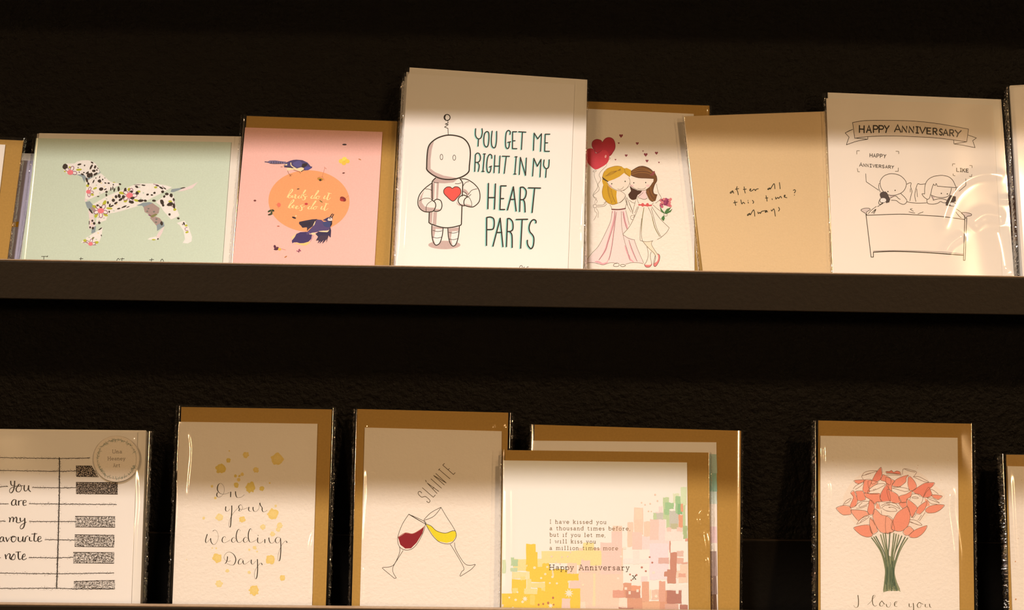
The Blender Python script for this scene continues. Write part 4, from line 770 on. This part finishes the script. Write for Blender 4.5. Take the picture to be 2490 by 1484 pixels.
# --- slainte card
p = low('cream card with red and white wine glasses clinking, kraft envelope behind', 0.0407, -0.07)
p.plate('envelope', [(869, 995), (1236, 1004), (1226, 1480), (855, 1476)], 0, 0.0010, KRAFT)
c = p.plate('card', [(887, 1040), (1220, 1049), (1216, 1480), (875, 1476)], 0.0009, 0.0008, CREAM)
G_ = Z(840, 970, 2.886); GT = Z(1000, 1120, 13.49)
a = Art(p, 'printed_wine_glass', 0.0009, c, 'tilted glass of red wine')
a.fill((150, 34, 40), G_('370,975 420,943 470,950 520,925 552,900 540,945 500,1010 460,1050 420,1052 385,1025')); a.line((190, 100, 80), G_('370,972 420,942 470,948 520,923 553,897'), 1.4, 2)
a.lines(G_, INK, '445,810 400,880 370,960 368,1010 385,1045 420,1062 465,1055 505,1015 545,940 562,880 | /445,810 562,880 | 445,812 500,835 560,865 562,880 | 445,812 500,845 548,872 562,880 | 380,1040 380,1080 350,1150 320,1178 260,1185 | 405,1065 370,1120 335,1180 335,1220 357,1258 | /257,1187 270,1200 345,1262 357,1258', 1.1)
a.done()
a = Art(p, 'printed_wine_glass', 0.0009, c, 'tilted glass of white wine')
a.fill((244, 216, 44), G_('562,880 600,895 640,930 700,945 750,930 776,932 776,965 755,1000 710,1012 650,1000 615,960 585,915'))
a.lines(G_, INK, '670,762 710,830 755,900 778,950 770,985 740,1015 700,1018 650,1000 600,945 550,855 | 550,850 600,800 670,762 | 550,855 620,825 670,765 | 562,878 600,893 640,928 700,944 750,928 774,930 | 765,1010 775,1060 830,1150 870,1170 910,1162 | 735,1022 760,1060 830,1185 815,1215 802,1245 | 912,1165 880,1200 805,1248 | 912,1165 905,1162', 1.1)
a.done()
a = Art(p, 'printed_lettering', 0.0009, c, 'thin slanted capitals reading SLAINTE with an accent')
a.lines(GT, (84, 66, 34), '345,1075 300,1025 250,1025 225,1080 270,1150 340,1205 400,1195 460,1185 540,1235 610,1310 600,1370 550,1380 505,1340 | /365,900 725,1210 790,1135 | /845,1085 525,745 900,1015 | /705,935 745,885 | 465,650 485,680 490,710 | /645,605 990,910 | /1085,805 735,495 1145,740 805,430 | /890,320 940,270 | /915,300 1270,605 | /1090,100 1035,155 1385,465 1440,405 | /1210,310 1250,265', 1.35)
a.done()
p.sleeve([(862, 994), (1246, 1004), (1232, 1481), (850, 1476)], 0.0024, seed=33, seams='lr', nx=110, nz=130, seamw=.0018,
         ridges=[([(1200, 1036), (1218, 1040), (1228, 1034)], .0044, .0012), ([(892, 1130), (894, 1200), (889, 1270), (886, 1340)], .0034, .0007), ([(887, 1370), (889, 1430), (888, 1470)], .0034, .0007), ([(895, 1032), (897, 1042)], .0012, .0007)])

# --- big envelope behind the verse card
p = low('large kraft envelope with a white card, standing behind the verse card', 0.0372, 0.10)
p.plate('envelope', [(1300, 1033), (1802, 1048), (1798, 1484), (1290, 1480)], 0, 0.0012, KRAFT)
c = p.plate('card', [(1297, 1072), (1742, 1076), (1746, 1484), (1290, 1480)], 0.0009, 0.0008, PAPER)
a = Art(p, 'printed_wash', 0.0009, c, 'strip of green, pink and brown wash along the right edge of the card')
for y0, y1, col in ((1104, 1150, (190, 206, 180)), (1150, 1195, (160, 192, 160)), (1195, 1225, (216, 222, 196)), (1280, 1320, (246, 208, 196)), (1340, 1400, (180, 150, 134)), (1400, 1445, (150, 120, 104)), (1445, 1484, (120, 84, 60))): a.fill(col, [(1690, y0), (1742.3, y0 + 1), (1744, y1 + 1), (1690, y1)], 1)
a.done()
p.sleeve([(1292, 1032), (1805, 1048), (1802, 1484), (1284, 1480)], 0.0024, seed=34, seams='lr', nx=50, nz=60, seamw=.0016)

# --- kissed verse card
p = low('watercolour anniversary verse card in yellow and pink, in front of the large envelope', 0.0315, 0.06)
p.plate('envelope', [(1229, 1095), (1724, 1101), (1728, 1484), (1222, 1482)], 0, 0.0012, KRAFT)
c = p.plate('card', [(1223.5, 1120), (1670.6, 1125), (1674.7, 1484), (1219, 1482)], 0.0009, 0.0008, ink(255, 240, 212, amt=0.02, key='bright_white_'))
Q1 = Z(1200, 1300, 8.065); Q2 = Z(1440, 1180, 9.577); Q3 = Z(1440, 1320, 9.05); QP = Z(1320, 1250, 8.729)
a = Art(p, 'printed_watercolour', 0.0009, c, 'blocky watercolour wash in yellow, peach, pink, green and brown')
def wash(z, col, x0, y0, x1, y1, lvl, j=1.2):
    q = []; n = 4
    (X0, Y0), (X1_, Y1_) = z([(x0, y0), (x1, y1)])
    for i in range(n): q.append((X0 + (X1_ - X0) * i / n, Y0 + rnd.uniform(-j, j)))
    for i in range(n): q.append((X1_ + rnd.uniform(-j, j) * .7, Y0 + (Y1_ - Y0) * i / n))
    for i in range(n): q.append((X1_ - (X1_ - X0) * i / n, Y1_ + rnd.uniform(-j, j)))
    for i in range(n): q.append((X0 + rnd.uniform(-j, j) * .7, Y1_ - (Y1_ - Y0) * i / n))
    if X1_ > 1672.5: q = [(min(x, 1672.5), y) for x, y in q]
    q = [(x, min(y, 1500)) for x, y in q]
    a.fill(col, q, lvl)
YL = (254, 208, 80); YP = (252, 226, 150); PE = (253, 214, 178); PN = (252, 211, 184); PL = (253, 223, 202); PW = (254, 232, 206); BR1 = (232, 166, 128); BR2 = (214, 148, 118); BR3 = (196, 132, 108); GR1 = (205, 216, 158); GR2 = (176, 206, 146); GR3 = (214, 204, 178); ORG = (244, 170, 128)
for r in ((Q1, YP, 380, 480, 1000, 720, 1), (Q1, YP, 940, 330, 1700, 560, 0), (Q3, PE, -620, 1000, 760, 1600, 1), (Q3, PE, -300, 120, 680, 1000, 1), (Q3, YP, -500, 180, 200, 500, 2), (Q3, YP, -200, 0, 40, 500, 2), (Q3, PN, 180, 0, 640, 700, 2),
          (Q2, PE, 480, 950, 690, 1437, 3), (Q2, PN, 450, 1080, 700, 1500, 4), (Q2, PE, 820, 870, 960, 1437, 3), (Q2, PE, 975, 530, 1190, 1150, 3), (Q2, (253, 220, 182), 990, 545, 1160, 800, 4), (Q2, PE, 1200, 850, 1350, 1200, 3), (Q2, PN, 1345, 800, 1550, 1280, 3), (Q2, PN, 930, 1100, 1160, 1500, 4), (Q2, PL, 1550, 500, 1640, 650, 2), (Q2, PL, 1470, 620, 1700, 1300, 2), (Q2, PW, 1700, 820, 2100, 1300, 2), (Q2, PL, 1160, 1200, 1800, 1500, 1),
          (Q2, GR1, 1650, 290, 1790, 800, 5), (Q2, GR2, 1700, 410, 1900, 560, 6), (Q2, GR2, 1680, 560, 1790, 690, 7), (Q2, GR3, 1420, 650, 1650, 800, 5), (Q2, GR1, 1425, 650, 1500, 800, 6), (Q2, (236, 232, 184), 1880, 200, 2020, 420, 4), (Q2, GR2, 1940, 260, 2060, 660, 6), (Q2, (150, 192, 132), 1990, 440, 2100, 680, 7), (Q2, (226, 232, 180), 2060, 40, 2200, 470, 4), (Q2, GR1, 2110, 470, 2170, 1150, 5), (Q2, (186, 198, 140), 2120, 950, 2215, 1250, 6), (Q2, GR3, 1800, 600, 2010, 1020, 5), (Q2, GR1, 1730, 700, 1800, 1000, 5), (Q2, (206, 196, 150), 1820, 900, 2000, 1020, 6), (Q2, ORG, 2010, 690, 2115, 980, 8), (Q2, ORG, 2060, 440, 2120, 620, 8), (Q2, PN, 1740, 990, 1840, 1080, 7), (Q2, PN, 1970, 980, 2100, 1080, 7), (Q2, (240, 170, 140), 2165, 1240, 2235, 1310, 7),
          (Q3, (252, 226, 212), 1260, 20, 1680, 820, 3), (Q3, (254, 232, 206), 900, 180, 1040, 480, 5), (Q3, (254, 234, 210), 680, 350, 1250, 460, 5), (Q3, (236, 186, 162), 1455, 330, 1690, 460, 6), (Q3, BR2, 1715, 215, 1860, 640, 8), (Q3, (222, 156, 128), 1700, -40, 1725, 220, 8), (Q3, BR2, 1650, 600, 1850, 900, 7), (Q3, BR2, 1585, 640, 1700, 750, 6), (Q3, (240, 196, 168), 1860, 180, 2010, 300, 6), (Q3, (238, 186, 156), 1860, 340, 2010, 460, 6), (Q3, (236, 180, 150), 1960, 430, 2120, 470, 7), (Q3, PE, 1850, 480, 2110, 880, 5), (Q3, (240, 178, 146), 1900, 680, 2060, 760, 6), (Q3, (254, 236, 208), 1860, 470, 1930, 620, 7), (Q3, (254, 234, 206), 1840, 780, 1900, 1120, 9), (Q3, (254, 234, 206), 1700, 920, 2110, 1040, 8), (Q3, (254, 236, 208), 1980, 1000, 2120, 1370, 8), (Q3, BR3, 1640, 1050, 1970, 1340, 7),
          (Q3, BR1, 680, 890, 860, 1200, 5), (Q3, (238, 170, 138), 455, 1050, 700, 1215, 5), (Q3, BR2, 740, 1060, 1060, 1220, 6), (Q3, ORG, 860, 950, 1060, 1080, 4), (Q3, (240, 178, 140), 1090, 860, 1250, 1300, 5), (Q3, PL, 1070, 740, 1220, 870, 4), (Q3, (238, 176, 142), 1470, 850, 1610, 1300, 5), (Q3, (246, 204, 170), 1310, 1040, 1480, 1260, 4), (Q3, BR1, 770, 1220, 1100, 1600, 5), (Q3, (242, 184, 140), 1100, 1290, 1600, 1600, 5), (Q3, BR1, 1480, 1050, 1650, 1600, 5), (Q3, BR3, 580, 1430, 900, 1600, 7), (Q3, (232, 178, 148), 1600, 1350, 1900, 1600, 6), (Q3, BR3, 1930, 1370, 2120, 1600, 8), (Q3, (254, 230, 196), 590, 1210, 760, 1410, 4), (Q3, (254, 224, 170), 20, 680, 70, 1400, 4), (Q3, (254, 222, 176), 0, 1200, 60, 1400, 3), (Q3, (254, 224, 180), 1260, 1040, 1300, 1250, 5),
          (Q1, YL, 640, 190, 830, 600, 3), (Q1, YL, 670, 350, 860, 930, 3), (Q1, YL, 640, 640, 1100, 720, 3), (Q1, YL, 720, 700, 1450, 930, 3), (Q1, YL, 960, 570, 1100, 720, 3), (Q1, YL, 1190, 680, 1400, 1000, 3), (Q1, YL, 1380, 770, 1670, 910, 3), (Q1, YL, 1010, 900, 1470, 1500, 3), (Q1, YL, 160, 1160, 1100, 1500, 3), (Q1, YL, 360, 880, 640, 1160, 3), (Q1, YL, 860, 1050, 1100, 1200, 3), (Q1, YL, 1440, 1060, 1700, 1500, 3),
          (Q1, (252, 228, 160), 360, 740, 640, 870, 4), (Q1, (252, 230, 170), 640, 730, 710, 880, 5), (Q1, (252, 226, 150), 650, 880, 740, 1110, 5), (Q1, (253, 224, 144), 740, 950, 1010, 1040, 5), (Q1, (252, 226, 150), 600, 1070, 860, 1170, 5), (Q1, (252, 222, 130), 370, 1050, 480, 1150, 4), (Q1, (252, 224, 140), 530, 830, 620, 900, 5), (Q1, (253, 216, 110), 720, 1190, 810, 1380, 4), (Q1, (253, 222, 130), 940, 1050, 1010, 1110, 6), (Q1, PN, 1490, 910, 1700, 1060, 5), (Q1, PN, 1340, 1260, 1505, 1500, 6), (Q1, (252, 222, 170), 1150, 700, 1180, 850, 6), (Q1, PE, 1450, 560, 1640, 770, 4), (Q1, PN, 1720, 510, 1900, 740, 4), (Q1, (252, 218, 176), 160, 1370, 200, 1420, 6), (Q1, (253, 226, 190), 1710, 1320, 1800, 1500, 6),
          (Q1, (206, 218, 168), 175, 500, 240, 760, 3), (Q1, (196, 214, 160), 340, 450, 400, 620, 3), (Q1, (194, 212, 158), 390, 490, 480, 630, 4), (Q1, (206, 218, 168), 330, 650, 470, 730, 3)):
    wash(*r)
def star(z, x, y, r, n, lvl=10):
    q = []
    for i in range(2 * n):
        t = math.pi * i / n + .2; rr = r if i % 2 == 0 else r * .45; q.append((x + rr * math.cos(t), y + rr * math.sin(t)))
    a.fill((254, 236, 200), z(q), lvl)
star(Q1, 1480, 1155, 95, 9); star(Q1, 618, 1265, 60, 8); star(Q3, 1405, 1180, 48, 6); star(Q1, 1120, 1400, 55, 6)
for x, y, r in ((805, 655, 28), (1055, 640, 22), (1015, 780, 24), (935, 858, 22), (1155, 835, 24), (1105, 955, 20), (1243, 962, 22), (470, 1135, 20), (435, 1285, 26), (570, 1325, 26), (380, 1440, 20), (1480, 930, 26), (1755, 990, 20), (310, 1240, 20)): a.fill((254, 234, 186), Q1(ell(x, y, r, r * .95)), 10)
for x, y, w, h in ((740, 1012, 28, 28), (823, 1105, 24, 34), (998, 1060, 26, 30), (710, 120, 36, 26), (638, 310, 26, 24), (1350, 660, 30, 26), (570, 790, 24, 22), (1105, 0, 1, 1)): a.fill((254, 230, 198), Q3([(x - w, y - h), (x + w, y - h), (x + w, y + h), (x - w, y + h)]), 10)
for x, y, r in ((1168, 1245, 22), (885, 1380, 20), (975, 1365, 20), (1072, 1345, 24), (1180, 1380, 16), (1232, 1465, 22)): a.fill((206, 128, 90), Q1(ell(x, y, r, r * 1.15, 0, 7)), 10)
for x, y, r in ((1140, 435, 20), (1340, 445, 17), (1455, 435, 16), (1510, 355, 16), (1230, 555, 14), (1305, 575, 18), (1745, 500, 14)): a.fill((250, 214, 186), Q1(ell(x, y, r, r, 0, 8)), 10)
for x, y, r in ((1465, 225, 24), (1520, 370, 22), (1150, 410, 20), (1230, 460, 20), (1350, 435, 20), (1310, 612, 20), (1378, 615, 16)): a.fill((248, 208, 172), Q2(ell(x, y, r, r, 0, 8)), 10)
for x, y, r in ((1265, 320, 22), (1322, 440, 24), (1092, 545, 26), (1180, 628, 24), (832, 700, 22), (975, 712, 24), (860, 828, 20)): a.fill((204, 132, 108), Q3(ell(x, y, r, r * .9, 0, 7)), 10)
a.done()
a = Art(p, 'printed_lettering', 0.0009, c, 'small typewriter verse ending Happy Anniversary x')
a.lvl = 12
_ol = a.line
def hi(col, pts, w, lvl=3, **k): _ol(col, pts, w, lvl + 8, **k)
a.line = hi
TB = (138, 100, 60)
for txt, x0, x1, y in (('I have kissed you', 145, 1350, 205), ('a thousand times before,', 145, 1862, 343), ('but if you let me,', 145, 1335, 482), ('I will kiss you', 142, 1128, 620), ('a million times more', 142, 1598, 762)):
    (u0, v0), (u1, v1) = QP([(x0, y), (x1, y + 8)]); typed(a, txt, u0, v0, u1, v1, 6.0, .95, TB, .28)
(u0, v0), (u1, v1) = QP([(132, 1190), (1842, 1197)]); typed(a, 'Happy Anniversary', u0, v0, u1, v1, 8.2, 1.25, (86, 62, 42), .26)
typed(a, 'x', 1537.5, 1409, 1547, 1409, 8.6, 1.3, (60, 50, 34), .1)
a.done()
p.sleeve([(1221, 1093), (1728, 1101), (1731, 1484), (1214, 1482)], 0.0026, seed=35, seams='lr', nx=170, nz=130, seamw=.0014,
         ridges=[([(1234, 1165), (1235, 1250), (1235, 1350), (1231, 1480)], .0070, .0012), ([(1705, 1236), (1692, 1262), (1706, 1282), (1722, 1262), (1708, 1250)], .0044, .0009), ([(1706, 1290), (1713, 1330), (1711, 1350)], .0060, .0012), ([(1711, 1352), (1715, 1375), (1712, 1410), (1716, 1480)], .0044, .0009), ([(1712, 1213), (1726, 1211)], .0018, .0009)])

# --- love bouquet card
p = low('cream card with a coral rose bouquet lettered I love you, kraft envelope', 0.0275, 0.28)
p.plate('envelope', [(1990, 1023), (2363, 1031), (2369, 1484), (1990, 1484)], 0, 0.0010, KRAFT)
c = p.plate('card', [(1995, 1060), (2328.6, 1065), (2333.4, 1484), (1996, 1484)], 0.0009, 0.0008, CREAM)
L_ = Z(2025, 1120, 7.807); R_ = Z(2155, 1120, 7.813); ST = Z(2080, 1280, 7.272)
CR = (250, 150, 112); CR2 = (243, 134, 100); CR3 = (252, 168, 128); LN = (130, 88, 62)
a = Art(p, 'printed_roses', 0.0009, c, 'coral rose heads with thin pencil outlines')
a.fill((253, 224, 188), [(2078, 1165), (2110, 1145), (2160, 1148), (2230, 1147), (2262, 1172), (2290, 1195), (2296, 1212), (2262, 1248), (2240, 1270), (2226, 1300), (2150, 1296), (2090, 1280), (2060, 1250), (2050, 1215), (2060, 1190)], 0, True)
pet_l = [('915,130 935,250 905,360 760,450 740,400 820,240', CR2), ('410,380 600,370 590,400 490,445 430,420', CR), ('600,370 740,375 690,520 700,600 610,620 570,560 590,430', CR), ('740,380 860,420 780,480 690,530 670,400', CR3), ('340,620 400,580 470,760 440,860 340,900 330,860 390,700', CR), ('430,590 560,580 600,650 620,740 540,765 470,750 450,640', CR),
         ('600,620 700,630 890,630 900,720 930,780 830,790 790,830 700,740 620,690', CR), ('65,905 200,855 330,880 350,1010 310,1030 200,1035 130,990', CR3), ('345,945 430,940 620,960 690,1030 600,1060 490,1140 440,1100 370,1010', CR3), ('700,755 770,790 790,900 770,1020 690,1030 660,960 680,850', CR), ('800,920 920,1030 1000,1050 1090,1100 1165,1250 1165,1340 1100,1370 1000,1385 900,1355 800,1200 760,1060', CR3),
         ('400,1275 520,1240 640,1225 700,1240 755,1400 740,1440 650,1455 540,1420 430,1330', CR), ('710,1090 770,1140 840,1290 850,1350 760,1400 700,1240', CR3), ('1040,440 1070,600 1093,770 930,780 895,680 950,560', CR2), ('940,290 960,270 1093,340 1093,460 1030,440 990,400 910,370', CR), ('830,790 880,850 900,930 820,910', CR3)]
pet_r = [('0,210 60,210 100,190 140,225 200,200 260,220 270,262 130,245 0,235', CR2), ('0,320 160,390 110,470 100,590 40,520 0,440', CR), ('110,470 180,370 300,310 420,280 380,330 370,410 270,490 190,500', CR), ('420,320 460,310 540,400 575,480 560,540 500,575 440,560 410,450', CR), ('500,580 600,510 740,430 915,425 880,490 770,590 700,700 640,650 560,630', CR2), ('710,700 760,570 810,510 850,590 870,660 800,700', CR2), ('860,660 950,655 1065,680 990,745 900,710', CR),
         ('20,550 200,640 240,700 280,800 150,815 60,760', CR), ('240,690 380,640 490,580 470,680 390,740 380,790 290,800', CR), ('400,740 520,820 590,900 540,1000 490,1090 450,1000 400,870', CR), ('570,1000 600,900 690,820 770,780 760,860 730,930 640,1020', CR), ('750,930 830,870 970,840 1105,850 1040,930 930,990 800,1000 750,970', CR), ('730,720 800,770 830,860 760,880', CR3), ('105,1190 200,1010 300,930 400,880 440,950 455,1080 430,1200 390,1270 300,1340 200,1345 100,1300', CR), ('0,1060 130,1130 100,1300 150,1340 0,1380', CR3), ('430,1250 500,1300 520,1330 430,1420 360,1420 320,1350', CR3), ('430,1430 520,1340 640,1280 775,1240 740,1330 670,1410 580,1465 470,1465', CR), ('240,820 300,800 380,800 390,870 310,910', CR)]
for z, pl in ((L_, pet_l), (R_, pet_r)):
    for i, (pt_, col) in enumerate(pl):
        a.fill(col, z(pt_), 1 + i % 3, False)
        if len(P(pt_)) > 4: a.line(LN, z(pt_), .85, 6, closed=True)
a.lines(L_, LN, '550,300 600,230 700,200 840,200 760,230 640,270 550,300 580,360 | 620,270 720,240 | 390,540 440,480 580,410 540,480 430,550 | 660,580 780,480 900,440 1000,450 930,500 780,570 660,590 700,635 860,640 | 760,560 820,540 | 190,860 250,770 350,720 300,790 220,830 | 420,870 520,790 650,775 690,790 640,840 520,885 500,860 560,800 | 440,910 550,900 650,860 | 340,940 480,940 640,965 670,1010 | 450,1220 520,1120 640,1060 690,1070 600,1140 470,1210 | 520,1180 560,1130 640,1090 | 920,860 1000,820 1090,810 | 930,900 1000,850 1090,850 | 940,910 1000,950 1090,970 | 920,950 930,1030 | 800,860 860,780 890,860 920,920 | 700,1240 720,1350 755,1400 | 700,1100 760,1150 800,1230 | 1060,890 1093,900', .85, 7)
a.lines(R_, LN, '0,250 130,255 290,270 | 0,280 150,280 290,290 | 310,270 330,160 480,185 575,225 510,320 | 345,165 440,200 550,225 | 520,310 620,310 740,370 810,410 740,410 640,370 530,320 | 110,530 230,510 380,530 440,570 360,590 240,560 130,530 | 110,500 150,500 280,500 | 490,700 540,690 610,710 580,725 480,710 | 440,760 470,680 500,640 590,640 650,690 | 660,820 690,760 700,700 | 840,550 900,570 990,640 | 770,710 880,720 1010,810 930,780 780,720 | 770,740 850,820 970,835 | 0,850 80,840 200,890 270,930 | 0,960 100,970 200,960 180,920 120,890 40,890 | 0,810 130,800 200,840 260,910 | 440,1130 560,1140 680,1225 600,1225 450,1160 | 440,1170 600,1220 | 480,1090 560,1000 | 510,1100 570,1020 | 600,1140 670,1040 | 630,1150 740,990 | 160,1340 160,1345', .85, 7)
for _ in range(26): a.fill(rnd.choice([(240, 190, 160), (250, 200, 170), (220, 190, 150)]), ell(rnd.choice([rnd.uniform(2015, 2050), rnd.uniform(2110, 2150), rnd.uniform(2230, 2310)]), rnd.uniform(1100, 1180) if rnd.random() < .7 else rnd.uniform(1180, 1310), rnd.uniform(.5, 1.3), rnd.uniform(.5, 1.1), 0, 6), 0)
a.done()
a = Art(p, 'printed_stems', 0.0009, c, 'bundle of grey-green stems below the roses')
a.fill((150, 150, 106), ST('510,560 590,520 680,560 700,640 690,860 700,960 800,1160 690,1110 600,1140 490,1170 540,960 535,860'), 1)
for x0, x1, x2, x3 in ((285, 470, 530, 500), (325, 490, 545, 540), (360, 520, 560, 560), (445, 540, 575, 590), (490, 560, 590, 600), (530, 570, 600, 630), (610, 580, 610, 650), (680, 640, 630, 640), (720, 660, 645, 680), (765, 690, 650, 700), (820, 690, 655, 720), (880, 740, 670, 740), (925, 760, 685, 780)):
    y0 = 210 - 110 * (1 - abs(x0 - 600) / 330)
    col = rnd.choice([(140, 140, 96), (112, 122, 88), (160, 156, 108)])
    a.line(col, ST([(x0, y0), ((x0 + x1) / 2, 330), (x1, 500), (x2, 760), (x2 + (x3 - x2) * .2, 930), (x3, 1140)]), 3.0, 2)
    a.line((84, 92, 62), ST([(x0 + 8, y0), ((x0 + x1) / 2 + 8, 330), (x1 + 8, 500), (x2 + 6, 760), (x2 + (x3 - x2) * .2 + 6, 930), (x3 + 6, 1120)]), .9, 4)
for _ in range(26):
    x = rnd.uniform(540, 690); a.line(rnd.choice([(74, 92, 66), (96, 110, 76), (120, 128, 90)]), ST([(x, rnd.uniform(600, 760)), (x + rnd.uniform(-8, 8), 900), (600 + (x - 600) * 1.35, rnd.uniform(1000, 1120))]), 1.0, 5)
a.done()
a = Art(p, 'printed_lettering', 0.0009, c, 'fine pen lettering: I love you')
a.lines(ST, (86, 70, 36), '45,1220 55,1330 45,1420 0,1440 -30,1400 | 215,1390 270,1340 330,1260 350,1230 320,1225 300,1290 310,1380 345,1415 380,1400 | 470,1320 430,1370 440,1415 480,1410 495,1360 465,1320 520,1385 | 545,1380 560,1425 600,1430 625,1380 615,1345 | 690,1400 735,1340 715,1335 690,1370 700,1415 740,1420 | 950,1370 955,1425 1000,1420 | 1022,1360 1030,1450 1025,1560 | 1130,1345 1095,1390 1110,1440 1150,1430 1160,1380 1130,1345 1200,1385 | 1235,1380 1240,1430 1290,1430 | 1310,1375 1320,1430 1350,1440', 1.3, pen=(.6, 2.0))
a.done()
p.sleeve([(1979, 1023), (2368, 1030), (2374, 1484), (1982, 1484)], 0.0024, seed=36, seams='lr', nx=120, nz=130, seamw=.0020,
         ridges=[([(2308, 1180), (2306, 1240), (2314, 1300), (2322, 1370)], .0080, .0014), ([(1998, 1168), (2012, 1180), (2010, 1230), (2006, 1238)], .0040, .0007), ([(1999, 1080), (2001, 1130)], .002, .001)])

# --- card cut by the right edge
p = low('cream card in a kraft envelope, cut off by the right edge of the lower ledge', 0.0380, 0.44)
p.plate('envelope', [(2447, 1106), (2720, 1110), (2720, 1484), (2454, 1484)], 0, 0.0010, KRAFT)
c = p.plate('card', [(2450, 1134), (2700, 1138), (2700, 1484), (2462, 1484)], 0.0009, 0.0008, CREAM)
a = Art(p, 'printed_specks', 0.0009, c, 'faint brown specks')
for x, y, r in ((2469, 1366, 1.8), (2470, 1458, 2.4), (2484, 1168, .8), (2476, 1310, .9)): a.fill((216, 150, 96), ell(x, y, r * .8, r, 20, 8), 1)
a.done()
p.sleeve([(2437, 1104), (2724, 1110), (2724, 1484), (2454, 1484)], 0.0024, seed=37, seams='l', nx=60, nz=80, seamw=.0034, ridges=[([(2456, 1150), (2462, 1250), (2472, 1400)], .002, .0006), ([(2425, 1118), (2436, 1122)], .0016, .001)])
